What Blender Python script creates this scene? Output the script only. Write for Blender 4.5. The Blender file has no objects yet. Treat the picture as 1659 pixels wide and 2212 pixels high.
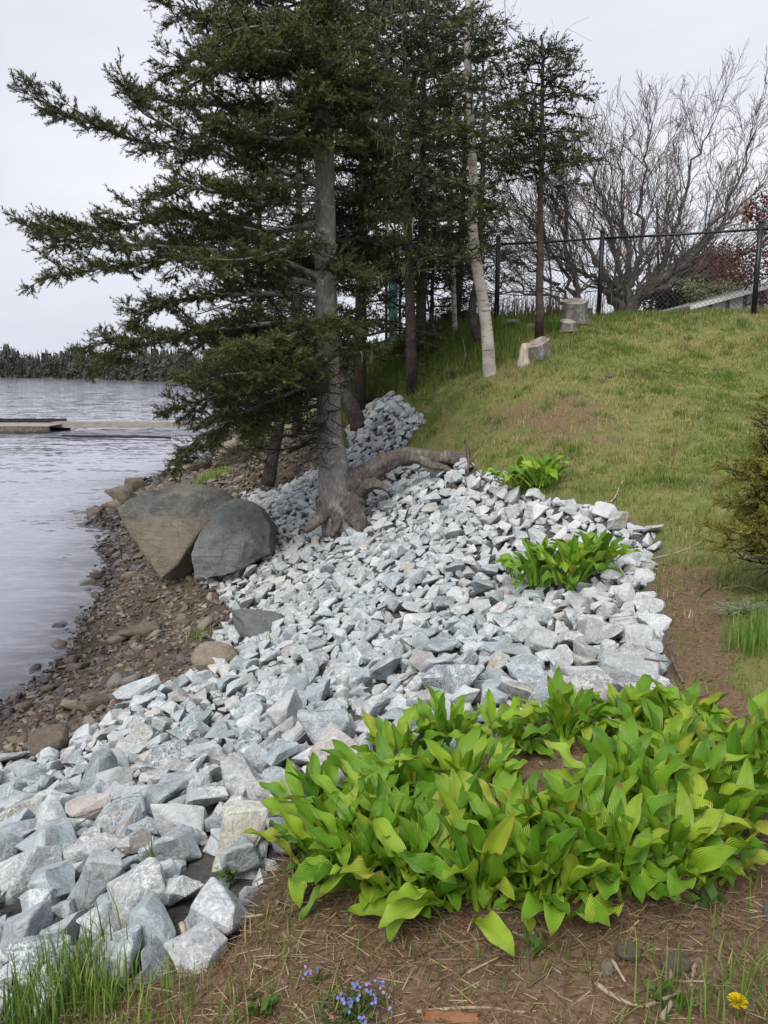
import bpy, bmesh, math
import numpy as np
from mathutils import Matrix, Vector

SC = bpy.context.scene
COL = SC.collection
R = math.radians

# ------------------------------------------------------------------ camera
CAM_H = 3.15                      # metres above the water
FOC = 1661.0                      # focal length in units of a 1659 x 2212 picture
PITCH = math.atan((1106 - 802) / FOC)
cam_d = bpy.data.cameras.new('camera')
cam_d.sensor_fit = 'VERTICAL'
cam_d.sensor_height = 24.0
cam_d.lens = 24.0 * FOC / 2212.0
cam_d.clip_start = 0.05
cam_d.clip_end = 5000
cam = bpy.data.objects.new('camera', cam_d)
cam.location = (0, 0, CAM_H)
cam.rotation_euler = (R(90) - PITCH, 0, 0)
COL.objects.link(cam)
SC.camera = cam

# ------------------------------------------------------------------ overcast sky
SUN_EL, SUN_AZ = R(50), R(205)     # azimuth measured clockwise from +Y (the view direction)
world = bpy.data.worlds.new('World')
SC.world = world
world.use_nodes = True
nt = world.node_tree
nt.nodes.clear()
wo = nt.nodes.new('ShaderNodeOutputWorld')
bg = nt.nodes.new('ShaderNodeBackground')
bg.inputs['Strength'].default_value = 0.1
sky = nt.nodes.new('ShaderNodeTexSky')
sky.sky_type = 'NISHITA'
sky.sun_disc = False
sky.sun_elevation = SUN_EL
sky.sun_rotation = SUN_AZ
sky.air_density = 1.0
sky.dust_density = 3.0
tc = nt.nodes.new('ShaderNodeTexCoord')
mp = nt.nodes.new('ShaderNodeMapping')
mp.inputs['Scale'].default_value = (1.0, 1.0, 2.6)
n1 = nt.nodes.new('ShaderNodeTexNoise')
n1.inputs['Scale'].default_value = 1.7
n1.inputs['Detail'].default_value = 5
n1.inputs['Roughness'].default_value = 0.5
rp = nt.nodes.new('ShaderNodeValToRGB')
rp.color_ramp.elements[0].position = 0.3
rp.color_ramp.elements[0].color = (2.85, 3.02, 3.52, 1)
rp.color_ramp.elements[1].position = 0.72
rp.color_ramp.elements[1].color = (4.1, 4.18, 4.42, 1)
mx = nt.nodes.new('ShaderNodeMixRGB')
mx.inputs['Fac'].default_value = 0.97
L = nt.links.new
L(tc.outputs['Generated'], mp.inputs['Vector'])
L(mp.outputs['Vector'], n1.inputs['Vector'])
L(n1.outputs['Fac'], rp.inputs['Fac'])
L(sky.outputs['Color'], mx.inputs['Color1'])
L(rp.outputs['Color'], mx.inputs['Color2'])
L(mx.outputs['Color'], bg.inputs['Color'])
L(bg.outputs['Background'], wo.inputs['Surface'])

sun_d = bpy.data.lights.new('sun', 'SUN')
sun_d.energy = 1.5
sun_d.angle = R(35)
sun_d.color = (1.0, 0.96, 0.9)
sun = bpy.data.objects.new('sun', sun_d)
sun.rotation_euler = (R(90) - SUN_EL, 0, -SUN_AZ + R(180))
COL.objects.link(sun)

SC.view_settings.view_transform = 'Standard'
SC.view_settings.look = 'None'
SC.view_settings.exposure = 1.2
SC.view_settings.gamma = 1.0
SC.view_settings.use_curve_mapping = False
SC.render.engine = 'CYCLES'
SC.cycles.max_bounces = 6
SC.cycles.diffuse_bounces = 3
SC.cycles.glossy_bounces = 3
SC.cycles.transmission_bounces = 4
SC.cycles.transparent_max_bounces = 8
SC.cycles.use_denoising = True
SC.cycles.caustics_reflective = False
SC.cycles.caustics_refractive = False

# ------------------------------------------------------------------ measuring helpers
CP, SP = math.cos(PITCH), math.sin(PITCH)
def ray(u, v):
    a = (u - 829.5) / FOC
    b = (v - 1106.0) / FOC
    return np.array([a, CP - b * SP, -(SP + b * CP)])
def at_t(u, v, t):                 # the point seen at (u, v), t metres along the view axis
    return np.array([0, 0, CAM_H]) + t * ray(u, v)
def at_y(u, v, y):                 # ... y metres ahead of the camera
    d = ray(u, v)
    return np.array([0, 0, CAM_H]) + d * (y / d[1])
def at_z(u, v, z):
    d = ray(u, v)
    return np.array([0, 0, CAM_H]) + d * ((z - CAM_H) / d[2])
def pix(p):                        # measuring only: where a point falls in the photograph
    p = np.asarray(p, float).reshape(-1, 3) - np.array([0, 0, CAM_H])
    dep = p[:, 1] * CP - p[:, 2] * SP
    up = p[:, 1] * SP + p[:, 2] * CP
    return np.stack([829.5 + FOC * p[:, 0] / dep, 1106 - FOC * up / dep, dep], 1)

# ------------------------------------------------------------------ terrain heights
ctl = []
def cz(*rows):
    for u, v, z in rows: ctl.append(at_z(u, v, z))
def ct(*rows):
    for u, v, t in rows: ctl.append(at_t(u, v, t))
def cx(*rows):
    for r_ in rows: ctl.append(np.array(r_, float))
cx((0, 0, 1.62), (-1.6, 0, 1.4), (2.5, 0, 1.68), (-3.5, .5, .5), (5, 0, 1.75), (-5.5, 2, -.2), (0, -2, 1.6), (5, -2, 1.75))
cz((829, 2200, 1.60), (1600, 2200, 1.64), (250, 2180, 1.46), (0, 2050, 1.22), (0, 1850, .86), (0, 1640, .34),
   (550, 1950, 1.54), (600, 1700, 1.30), (300, 1750, .98), (240, 1560, .38), (430, 1440, .44), (530, 1380, .52),
   (450, 1300, .42), (800, 1450, 1.20), (1100, 1350, 1.48), (1200, 1250, 1.58), (700, 1250, 1.02), (850, 1150, 1.36),
   (600, 1500, .92), (1000, 1550, 1.5), (1100, 1750, 1.62), (1400, 1750, 1.66), (1440, 1450, 1.68), (1430, 1340, 1.7), (1420, 1180, 1.76),
   (730, 1135, 1.22), (560, 1180, .84), (500, 1215, .66), (340, 1250, .34), (600, 1060, .98), (470, 1010, .35),
   (950, 1020, 1.84), (1090, 1030, 2.0), (1200, 1100, 1.92), (1620, 1300, 1.82), (1550, 1400, 1.76), (1640, 1560, 1.74), (1500, 1950, 1.64))
cz((0, 1545, 0), (110, 1440, 0), (218, 1290, 0), (210, 1180, 0), (190, 1110, 0), (300, 1060, 0), (375, 1020, 0))
cz((0, 1440, -.22), (100, 1330, -.22), (130, 1200, -.3), (100, 1080, -.4), (230, 1020, -.4), (0, 1200, -.55))
ct((1055, 795, 12), (1165, 715, 13.6), (1290, 682, 14.6), (1640, 672, 13.6), (1075, 702, 14.6), (1500, 679, 14), (1400, 780, 12),
   (1600, 800, 11.5), (1200, 870, 10.3), (1400, 900, 9.6), (1600, 900, 9.6), (1000, 975, 9.4), (1010, 900, 10.9), (900, 905, 11.8),
   (890, 842, 13), (840, 850, 13.5), (770, 1000, 11.5), (800, 930, 12.5), (930, 760, 14), (850, 745, 16), (1300, 1000, 8), (1500, 1000, 7.8),
   (1450, 1100, 6.7), (1620, 1150, 6.2), (660, 1000, 14.5))
cx((-2, 18, 1.6), (-.2, 17.5, 3.4), (3, 18, 4.0), (7, 18, 3.95), (2.2, 16.2, 4.05), (4.5, 16.2, 4.1), (7, 15.8, 4.1), (9.5, 16, 4.05), (9, 13.2, 4.1), (9, 9, 2.9), (9, 5, 2.0), (-4.4, 18, .6), (-5.6, 22, .35), (-2.5, 24, 1.5), (1, 24, 3.4), (6, 24, 3.8),
   (-9, 26, -.5), (-9, 18, -.8), (-9, 10, -.9), (-8, 4, -.9), (-6.9, 26, .0))
CTL = np.array(ctl)
def _phi(r2): return np.where(r2 > 1e-12, r2 * np.log(r2 + 1e-12) * .5, 0.0)
_n = len(CTL)
_d2 = ((CTL[:, None, :2] - CTL[None, :, :2]) ** 2).sum(2)
_A = np.zeros((_n + 3, _n + 3))
_A[:_n, :_n] = _phi(_d2) + np.eye(_n) * 0.06
_A[:_n, _n] = 1; _A[_n, :_n] = 1
_A[:_n, _n + 1:] = CTL[:, :2]; _A[_n + 1:, :_n] = CTL[:, :2].T
_W = np.linalg.solve(_A, np.concatenate([CTL[:, 2], [0, 0, 0]]))
def _tps(x, y):
    out = np.empty(len(x))
    for i in range(0, len(x), 20000):
        xs, ys = x[i:i + 20000], y[i:i + 20000]
        d2 = (xs[:, None] - CTL[None, :, 0]) ** 2 + (ys[:, None] - CTL[None, :, 1]) ** 2
        out[i:i + 20000] = _phi(d2) @ _W[:_n] + _W[_n] + _W[_n + 1] * xs + _W[_n + 2] * ys
    return out
def sstep(a, b, x):
    t = np.clip((x - a) / (b - a), 0, 1)
    return t * t * (3 - 2 * t)
def shore_dist(a):                 # distance of the far shore for a bearing x / y
    return np.interp(a, [-1.2, -.5, -.25, -.15, 0.0], [520, 400, 205, 170, 150])
_rg = np.random.default_rng(3)
_waves = [(_rg.normal(size=2) * f, _rg.uniform(0, 6.28), am) for f, am in [(.9, .03), (1.6, .02), (2.6, .015), (4.5, .010), (7, .008), (11, .006), (15, .005)] for _ in range(2)]
def height(x, y):
    x = np.atleast_1d(np.asarray(x, float)); y = np.atleast_1d(np.asarray(y, float))
    xc, yc = np.clip(x, -9, 9), np.clip(y, -2, 26)
    z = _tps(xc, yc)
    z = np.clip(z, -1.2, 4.5)
    z = z - sstep(-9, -14, x) * 1.6
    beyond = sstep(26, 60, y)
    z = z * (1 - beyond) + beyond * np.where(x > -8, np.minimum(z, 1.2), z)
    z = z - sstep(60, 110, y) * sstep(60, 30, x) * 2.5
    a = x / np.maximum(y, 1)
    far = sstep(0, 14, y - shore_dist(a)) * (y > 100)
    z = np.where(far > 0, z * (1 - far) + far * (1.2 + sstep(0, 200, y - shore_dist(a)) * 2), z)
    z = np.where(x > 60, np.minimum(z, 3.0), z)
    w = 0
    for k, ph, am in _waves: w = w + am * np.sin(k[0] * x + k[1] * y + ph)
    return z + w * sstep(-.4, .3, z) * .8
def gz(x, y): return float(height(x, y)[0])
def hit(u, v):                     # where the sight line meets the terrain
    d = ray(u, v)
    ts = np.concatenate([np.arange(1.0, 30, .02), np.arange(30, 120, .25)])
    P = np.array([0, 0, CAM_H]) + ts[:, None] * d
    below = np.nonzero(P[:, 2] < height(P[:, 0], P[:, 1]))[0]
    return P[below[0]] if len(below) else P[-1]
def hits(poly): return np.array([hit(u, v)[:2] for u, v in poly])
def inside(x, y, poly):
    c = np.zeros(len(x), bool)
    n = len(poly)
    for i in range(n):
        x1, y1 = poly[i]; x2, y2 = poly[(i + 1) % n]
        if y1 == y2: continue
        m = ((y1 > y) != (y2 > y)) & (x < (x2 - x1) * (y - y1) / (y2 - y1) + x1)
        c ^= m
    return c
def edge_dist(x, y, poly):         # signed distance, positive inside
    P = np.stack([x, y], 1)
    best = np.full(len(x), 1e9)
    for i in range(len(poly)):
        a, b = poly[i], poly[(i + 1) % len(poly)]
        ab = b - a
        t = np.clip(((P - a) @ ab) / max(ab @ ab, 1e-9), 0, 1)
        best = np.minimum(best, np.hypot(*(P - a - t[:, None] * ab).T))
    return np.where(inside(x, y, poly), best, -best)

# ------------------------------------------------------------------ mesh helpers
def mesh_from(name, V, F, smooth=False, attrs=None):
    V = np.ascontiguousarray(V, np.float32); F = np.ascontiguousarray(F, np.int32)
    me = bpy.data.meshes.new(name)
    k = F.shape[1]
    me.vertices.add(len(V)); me.vertices.foreach_set('co', V.ravel())
    me.loops.add(F.size); me.loops.foreach_set('vertex_index', F.ravel())
    me.polygons.add(len(F))
    me.polygons.foreach_set('loop_start', np.arange(len(F), dtype=np.int32) * k)
    me.polygons.foreach_set('use_smooth', np.full(len(F), smooth))
    for an, arr in (attrs or {}).items():
        arr = np.asarray(arr, np.float32)
        if arr.ndim == 1:
            at = me.attributes.new(an, 'FLOAT', 'POINT'); at.data.foreach_set('value', arr)
        else:
            at = me.attributes.new(an, 'FLOAT_COLOR', 'POINT')
            if arr.shape[1] == 3: arr = np.concatenate([arr, np.ones((len(arr), 1), np.float32)], 1)
            at.data.foreach_set('color', np.ascontiguousarray(arr).ravel())
    me.update(calc_edges=True)
    return me
def link(name, me, mat=None, parent=None, loc=None):
    o = bpy.data.objects.new(name, me)
    COL.objects.link(o)
    if mat is not None and me is not None and len(me.materials) == 0: me.materials.append(mat)
    if parent is not None: o.parent = parent
    if loc is not None: o.location = loc
    return o
def tag(o, label=None, cat=None, group=None, kind=None):
    if label: o['label'] = label
    if cat: o['category'] = cat
    if group: o['group'] = group
    if kind: o['kind'] = kind
    return o
def empty(name, loc=(0, 0, 0)):
    o = bpy.data.objects.new(name, None)
    o.empty_display_size = .1
    o.location = [float(c) for c in loc]
    COL.objects.link(o)
    return o
class Acc:                         # collects triangles for ONE mesh
    def __init__(s): s.V, s.F, s.C, s.n = [], [], [], 0
    def add(s, V, F, C=None):
        V = np.asarray(V, float); F = np.asarray(F, int)
        if F.shape[1] == 4: F = np.concatenate([F[:, [0, 1, 2]], F[:, [0, 2, 3]]])
        s.V.append(V); s.F.append(F + s.n); s.n += len(V)
        if C is not None:
            C = np.asarray(C, float)
            s.C.append(np.broadcast_to(C, (len(V), C.shape[-1])))
    def inst(s, tv, tf, M, T, C=None):
        N = len(T)
        if N == 0: return
        V = np.einsum('nij,kj->nki', M, tv) + T[:, None, :]
        F = tf[None] + (np.arange(N) * len(tv))[:, None, None]
        s.add(V.reshape(-1, 3), F.reshape(-1, tf.shape[1]), None if C is None else np.repeat(C, len(tv), 0))
    def build(s, name, mat, parent=None, smooth=False, origin=None):
        if not s.V: return None
        V = np.concatenate(s.V)
        if origin is not None: V = V - np.asarray(origin)
        me = mesh_from(name, V, np.concatenate(s.F), smooth, {'tint': np.concatenate(s.C)} if s.C else None)
        return link(name, me, mat, parent)
def norm(v):
    v = np.asarray(v, float)
    return v / np.maximum(np.linalg.norm(v, axis=-1, keepdims=True), 1e-9)
def tube(pts, rad, sides=8, rng=None, rough=0.0, cap=True):
    pts = np.asarray(pts, float); n = len(pts)
    rad = np.broadcast_to(np.asarray(rad, float), (n,))
    T = norm(np.gradient(pts, axis=0))
    up = np.array([0, 0, 1.0]) if abs(T[0][2]) < .9 else np.array([1.0, 0, 0])
    a = norm(np.cross(up, T[0])); V = []
    ang = np.arange(sides) * 2 * math.pi / sides
    for i in range(n):
        a = norm(a - T[i] * (a @ T[i])); b = np.cross(T[i], a)
        r = rad[i] * np.ones(sides)
        if rng is not None and rough: r = r * (1 + rng.normal(0, rough, sides))
        V.append(pts[i] + r[:, None] * (np.cos(ang)[:, None] * a + np.sin(ang)[:, None] * b))
    V = np.concatenate(V); F = []
    for i in range(n - 1):
        for j in range(sides):
            k = (j + 1) % sides
            F.append((i * sides + j, i * sides + k, (i + 1) * sides + k, (i + 1) * sides + j))
    F = np.array(F)
    F = np.concatenate([F[:, [0, 1, 2]], F[:, [0, 2, 3]]])
    if cap:
        V = np.concatenate([V, pts[:1], pts[-1:]])
        c0, c1 = n * sides, n * sides + 1
        E = [(c0, (j + 1) % sides, j) for j in range(sides)] + [(c1, (n - 1) * sides + j, (n - 1) * sides + (j + 1) % sides) for j in range(sides)]
        F = np.concatenate([F, np.array(E)])
    return V, F
def smooth_line(pts, k=6):         # Catmull-Rom through points
    p = np.asarray(pts, float)
    p = np.concatenate([[2 * p[0] - p[1]], p, [2 * p[-1] - p[-2]]])
    out = []
    for i in range(1, len(p) - 2):
        for t in np.linspace(0, 1, k, endpoint=False):
            out.append(.5 * (2 * p[i] + (p[i + 1] - p[i - 1]) * t + (2 * p[i - 1] - 5 * p[i] + 4 * p[i + 1] - p[i + 2]) * t * t + (3 * p[i] - p[i - 1] - 3 * p[i + 1] + p[i + 2]) * t ** 3))
    out.append(p[-2])
    return np.array(out)
_c3 = np.array([[math.cos(t), math.sin(t)] for t in (0, 2.0944, 4.1888)])
def prisms(acc, A, B, ra, rb, C=None):   # many thin three-sided twigs
    A = np.asarray(A, float); B = np.asarray(B, float); N = len(A)
    if N == 0: return
    ra = np.broadcast_to(ra, (N,)); rb = np.broadcast_to(rb, (N,))
    T = norm(B - A)
    up = np.where(np.abs(T[:, 2:3]) < .9, np.array([[0, 0, 1.0]]), np.array([[1.0, 0, 0]]))
    a = norm(np.cross(up, T)); b = np.cross(T, a)
    ring = _c3[None, :, 0:1] * a[:, None] + _c3[None, :, 1:2] * b[:, None]
    V = np.concatenate([A[:, None] + ring * ra[:, None, None], B[:, None] + ring * rb[:, None, None]], 1)
    f = np.array([(0, 1, 4), (0, 4, 3), (1, 2, 5), (1, 5, 4), (2, 0, 3), (2, 3, 5)])
    F = f[None] + (np.arange(N) * 6)[:, None, None]
    acc.add(V.reshape(-1, 3), F.reshape(-1, 3), None if C is None else np.repeat(np.broadcast_to(C, (N, len(np.atleast_2d(C)[0]))), 6, 0))
def frames(D, rng):                # rotation matrices whose x axis is D, random roll
    D = norm(D); N = len(D)
    r = norm(np.cross(D, rng.normal(size=(N, 3)))); s = np.cross(D, r)
    return np.stack([D, r, s], 2)
def box_vf(cx_, cy_, cz_, sx, sy, sz):
    V = np.array([(x, y, z) for x in (-.5, .5) for y in (-.5, .5) for z in (-.5, .5)]) * [sx, sy, sz] + [cx_, cy_, cz_]
    F = np.array([(0, 1, 3, 2), (4, 6, 7, 5), (0, 4, 5, 1), (2, 3, 7, 6), (0, 2, 6, 4), (1, 5, 7, 3)])
    return V, F
def bevel_mod(o, w=.01, seg=2):
    m = o.modifiers.new('bevel', 'BEVEL'); m.width = w; m.segments = seg; m.limit_method = 'ANGLE'
    return o

# ------------------------------------------------------------------ material helpers
class NT:
    def __init__(s, name):
        s.m = bpy.data.materials.new(name); s.m.use_nodes = True
        s.t = s.m.node_tree; s.b = s.t.nodes['Principled BSDF']; s.out = s.t.nodes['Material Output']
    def n(s, typ, **kw):
        x = s.t.nodes.new(typ)
        for k, v in kw.items():
            if k in x.inputs: x.inputs[k].default_value = v
            else: setattr(x, k, v)
        return x
    def l(s, a, b): s.t.links.new(a, b)
    def coord(s, which='Object', scale=None):
        c = s.n('ShaderNodeTexCoord').outputs[which]
        if scale is None: return c
        m = s.n('ShaderNodeMapping'); m.inputs['Scale'].default_value = scale
        s.l(c, m.inputs['Vector']); return m.outputs['Vector']
    def noise(s, vec, scale, detail=4, rough=.55, dist=0):
        x = s.n('ShaderNodeTexNoise'); x.inputs['Scale'].default_value = scale; x.inputs['Detail'].default_value = detail
        x.inputs['Roughness'].default_value = rough; x.inputs['Distortion'].default_value = dist
        if vec is not None: s.l(vec, x.inputs['Vector'])
        return x.outputs['Fac']
    def ramp(s, fac, *stops):
        x = s.n('ShaderNodeValToRGB'); e = x.color_ramp.elements
        while len(e) < len(stops): e.new(.5)
        for el, (p, c) in zip(e, stops):
            el.position = p; el.color = (c, c, c, 1) if np.isscalar(c) else (*c, 1)
        s.l(fac, x.inputs['Fac']); return x.outputs['Color']
    def mix(s, fac, a, b, mode='MIX'):
        x = s.n('ShaderNodeMixRGB', blend_type=mode)
        for inp, v in (('Fac', fac), ('Color1', a), ('Color2', b)):
            if hasattr(v, 'is_linked'): s.l(v, x.inputs[inp])
            elif np.isscalar(v): x.inputs[inp].default_value = v if inp == 'Fac' else (v, v, v, 1)
            else: x.inputs[inp].default_value = (*v, 1)
        return x.outputs['Color']
    def math(s, op, a, b=0.0, clamp=False):
        x = s.n('ShaderNodeMath', operation=op, use_clamp=clamp)
        for i, v in enumerate((a, b)):
            if hasattr(v, 'is_linked'): s.l(v, x.inputs[i])
            else: x.inputs[i].default_value = v
        return x.outputs[0]
    def bump(s, h, dist=.01, strength=1.0, prev=None):
        x = s.n('ShaderNodeBump'); x.inputs['Distance'].default_value = dist; x.inputs['Strength'].default_value = strength
        s.l(h, x.inputs['Height'])
        if prev is not None: s.l(prev, x.inputs['Normal'])
        return x.outputs['Normal']
    def fin(s, col=None, rough=.8, normal=None, spec=.3):
        if col is not None:
            if hasattr(col, 'is_linked'): s.l(col, s.b.inputs['Base Color'])
            else: s.b.inputs['Base Color'].default_value = (*col, 1)
        if hasattr(rough, 'is_linked'): s.l(rough, s.b.inputs['Roughness'])
        else: s.b.inputs['Roughness'].default_value = rough
        s.b.inputs['Specular IOR Level'].default_value = spec
        if normal is not None: s.l(normal, s.b.inputs['Normal'])
        return s.m
    def attr(s, name):
        x = s.n('ShaderNodeAttribute'); x.attribute_name = name; return x

def mat_riprap(name, individual):
    k = NT(name)
    geo = k.n('ShaderNodeNewGeometry')
    if individual:
        oi = k.n('ShaderNodeObjectInfo'); base = oi.outputs['Color']; rnd = oi.outputs['Random']
    else:
        a = k.attr('tint'); base = a.outputs['Color']; rnd = a.outputs['Alpha']
    co = k.n('ShaderNodeVectorMath', operation='ADD')
    k.l(k.coord('Object') if not individual else geo.outputs['Position'], co.inputs[0])
    cr = k.n('ShaderNodeCombineXYZ'); k.l(k.math('MULTIPLY', rnd, 37.0), cr.inputs[0]); k.l(k.math('MULTIPLY', rnd, 91.0), cr.inputs[1])
    k.l(cr.outputs[0], co.inputs[1]); v = co.outputs[0]
    big = k.noise(v, 6, 3); fine = k.noise(v, 80, 6, .72); mid = k.noise(v, 24, 5, .65, .8)
    # thin pale fracture lines and quartz veins
    wv = k.n('ShaderNodeVectorMath', operation='ADD'); nz = k.n('ShaderNodeTexNoise'); nz.inputs['Scale'].default_value = 14; nz.inputs['Detail'].default_value = 3; k.l(v, nz.inputs['Vector'])
    sc = k.n('ShaderNodeVectorMath', operation='SCALE'); sc.inputs['Scale'].default_value = .09; k.l(nz.outputs['Color'], sc.inputs[0]); k.l(v, wv.inputs[0]); k.l(sc.outputs[0], wv.inputs[1])
    vo = k.n('ShaderNodeTexVoronoi', feature='DISTANCE_TO_EDGE'); vo.inputs['Scale'].default_value = 15; k.l(wv.outputs[0], vo.inputs['Vector'])
    vein1 = k.math('ABSOLUTE', k.math('SUBTRACT', k.noise(v, 10, 5, .62, 1.4), .5)); vein2 = k.math('ABSOLUTE', k.math('SUBTRACT', k.noise(v, 26, 4, .6, 1.0), .52))
    vv = k.math('MAXIMUM', k.ramp(vein1, (0.0, 1.0), (.03, 0.0)), k.ramp(vein2, (0.0, .85), (.035, 0.0)))
    vv = k.math('MULTIPLY', vv, k.ramp(big, (.38, .2), (.58, 1.0)))
    vv = k.math('MAXIMUM', vv, k.math('MULTIPLY', k.ramp(vo.outputs['Distance'], (0.0, .9), (.07, 0.0)), k.ramp(k.noise(v, 18, 3), (.46, 0.0), (.62, 1.0))))
    c = k.mix(k.ramp(mid, (.35, 0.0), (.68, .8)), base, k.mix(1.0, base, (.52, .58, .62), 'MULTIPLY'))
    c = k.mix(k.ramp(fine, (.52, 0.0), (.72, .42)), c, (.58, .62, .63))
    c = k.mix(k.ramp(geo.outputs['Pointiness'], (.51, 0.0), (.60, .45)), c, (.62, .65, .66))
    c = k.mix(k.math('MULTIPLY', vv, k.ramp(k.math('FRACT', k.math('MULTIPLY', rnd, 13.7)), (.1, .3), (.9, 1.0))), c, (.72, .75, .76))
    st = k.math('MULTIPLY', k.ramp(k.noise(v, 9, 4, .6), (.56, 0.0), (.7, .65)), k.ramp(k.math('FRACT', k.math('MULTIPLY', rnd, 5.3)), (.55, 0.0), (.75, 1.0)))
    c = k.mix(st, c, (.30, .245, .19))
    n = k.bump(k.math('ADD', mid, k.math('MULTIPLY', vo.outputs['Distance'], .8)), .012, .8); n = k.bump(fine, .005, .9, n)
    return k.fin(c, .82, n, .25)

def mat_pebble(name, individual, cols):
    k = NT(name)
    if individual:
        oi = k.n('ShaderNodeObjectInfo'); base = oi.outputs['Color']
    else: base = k.attr('tint').outputs['Color']
    v = k.coord('Object')
    f = k.noise(v, 30, 5, .7); g = k.noise(v, 9, 3)
    c = k.mix(k.ramp(f, (.35, 0.0), (.7, .5)), base, k.mix(1.0, base, (.55, .5, .45), 'MULTIPLY'))
    c = k.mix(k.ramp(g, (.55, 0.0), (.7, .35)), c, (.32, .29, .25))
    geo = k.n('ShaderNodeNewGeometry'); sx = k.n('ShaderNodeSeparateXYZ'); k.l(geo.outputs['Position'], sx.inputs[0])
    wet = k.ramp(sx.outputs['Z'], (0.05, 1.0), (.26, 0.0))     # waterline stones are wet
    c = k.mix(wet, c, k.mix(1.0, c, (.34, .34, .36), 'MULTIPLY'))
    ro = k.ramp(wet, (0.0, .75), (1.0, .3))
    return k.fin(c, ro, k.bump(f, .006, .8), .35)
# ------------------------------------------------------------------ regions on the ground
RIP = hits([(0, 1650), (110, 1606), (235, 1555), (280, 1490), (395, 1470), (470, 1425), (520, 1395), (445, 1390), (500, 1320), (470, 1280), (425, 1235),
            (480, 1212), (585, 1188), (585, 1130), (520, 1066), (620, 1045), (690, 1008), (752, 965), (748, 925), (792, 872), (845, 848), (888, 880), (924, 908),
            (885, 945), (872, 972), (1000, 990), (1030, 1012), (1095, 1022), (1072, 1062), (1190, 1072), (1320, 1108), (1418, 1145), (1425, 1210), (1398, 1262), (1430, 1335),
            (1442, 1470), (1420, 1560), (1100, 1600), (900, 1660), (760, 1740), (640, 1820), (575, 1900), (548, 1985), (430, 2082), (260, 2135), (60, 2200)])
RIP = np.concatenate([RIP, [[-1.5, 1.0], [-1.9, .2], [-3.6, .2], [-3.5, 1.8], [-3.2, 3.2]]])
_under = hits([(1180, 1085), (1075, 1062), (1095, 1022), (1215, 1030), (1210, 1080)])
BEACH = np.concatenate([hits([(0, 1660), (110, 1610), (240, 1560), (300, 1490), (480, 1440), (560, 1390), (520, 1290), (600, 1190), (600, 1120), (640, 1045), (690, 1000), (700, 985)]),
                        [[-1.9, 19], [-3, 25.5], [-7.2, 25.5]], [[p[0] - .25, p[1]] for p in (at_z(375, 1020, 0), at_z(300, 1060, 0), at_z(185, 1110, 0), at_z(205, 1180, 0), at_z(212, 1290, 0), at_z(100, 1440, 0), at_z(-20, 1555, 0))], [[-4.6, 4.6], [-5.0, 2.5], [-5.1, .2], [-3.4, .2], [-3.3, 2.0], [-3.0, 3.4]]])
DIRT = hits([(1400, 1262), (1440, 1225), (1540, 1235), (1580, 1300), (1600, 1400), (1560, 1480), (1640, 1560), (1720, 1650), (1720, 1830), (1680, 2300), (-60, 2300), (60, 2200), (260, 2135), (430, 2080), (545, 1990), (560, 1890), (800, 1700), (1100, 1590), (1445, 1540), (1445, 1470), (1432, 1335)])
PATCH = hits([(1010, 900), (1120, 850), (1260, 845), (1350, 880), (1380, 930), (1280, 975), (1120, 965), (1010, 945)])
WOODS = np.array([[-4.2, 15], [-1.6, 12.6], [.1, 12.9], [.3, 13.6], [1.2, 14.2], [1.8, 15.5], [3, 17.0], [3, 26], [-4.5, 26]])

def grid_axis(lo, f0, f1, hi, step, grow=1.16):
    c = list(np.arange(f0, f1 + step * .5, step)); s = step
    while c[-1] < hi: s *= grow; c.append(c[-1] + s)
    s = step; left = []; x = f0
    while x > lo: s *= grow; x -= s; left.append(x)
    return np.array(left[::-1] + c)
gx = grid_axis(-1500, -4.6, 4.2, 1500, .08); gy = grid_axis(-40, .6, 13.5, 2500, .08)
GX, GY = np.meshgrid(gx, gy)
fx, fy = GX.ravel(), GY.ravel()
fz = height(fx, fy)
er = edge_dist(fx, fy, RIP); eb = edge_dist(fx, fy, BEACH); ed_ = edge_dist(fx, fy, DIRT); ep = edge_dist(fx, fy, PATCH); ew = edge_dist(fx, fy, WOODS)
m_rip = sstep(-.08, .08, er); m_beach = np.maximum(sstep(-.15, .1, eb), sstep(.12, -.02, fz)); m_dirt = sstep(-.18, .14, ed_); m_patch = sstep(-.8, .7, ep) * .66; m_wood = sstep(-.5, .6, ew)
zz = fz - .05 * m_rip
nx_, ny_ = len(gx), len(gy)
ii = (np.arange(ny_ - 1)[:, None] * nx_ + np.arange(nx_ - 1)[None]).ravel()
quads = np.stack([ii, ii + 1, ii + 1 + nx_, ii + nx_], 1)
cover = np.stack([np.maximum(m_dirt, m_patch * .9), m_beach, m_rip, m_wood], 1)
k = NT('ground')
v = k.coord('Object'); at = k.attr('cover'); sx = k.n('ShaderNodeSeparateColor'); k.l(at.outputs['Color'], sx.inputs[0])
nb, nm, nf = k.noise(v, .9, 4), k.noise(v, 6, 5, .6), k.noise(v, 55, 6, .72)
grass = k.ramp(nm, (.3, (.085, .12, .03)), (.5, (.15, .17, .05)), (.64, (.23, .205, .09)), (.78, (.27, .20, .11)))
grass = k.mix(k.ramp(nb, (.42, 0.0), (.6, .6)), grass, (.20, .185, .07))
soil = k.ramp(nf, (.28, (.06, .040, .027)), (.5, (.175, .112, .074)), (.72, (.31, .225, .16)))
soil = k.mix(k.ramp(nm, (.4, 0.0), (.65, .55)), soil, (.20, .128, .082))
soil = k.mix(k.ramp(k.noise(v, 2.3, 5, .65), (.5, 0.0), (.66, .75)), soil, k.ramp(nf, (.3, (.09, .075, .03)), (.7, (.25, .20, .10))))
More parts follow.
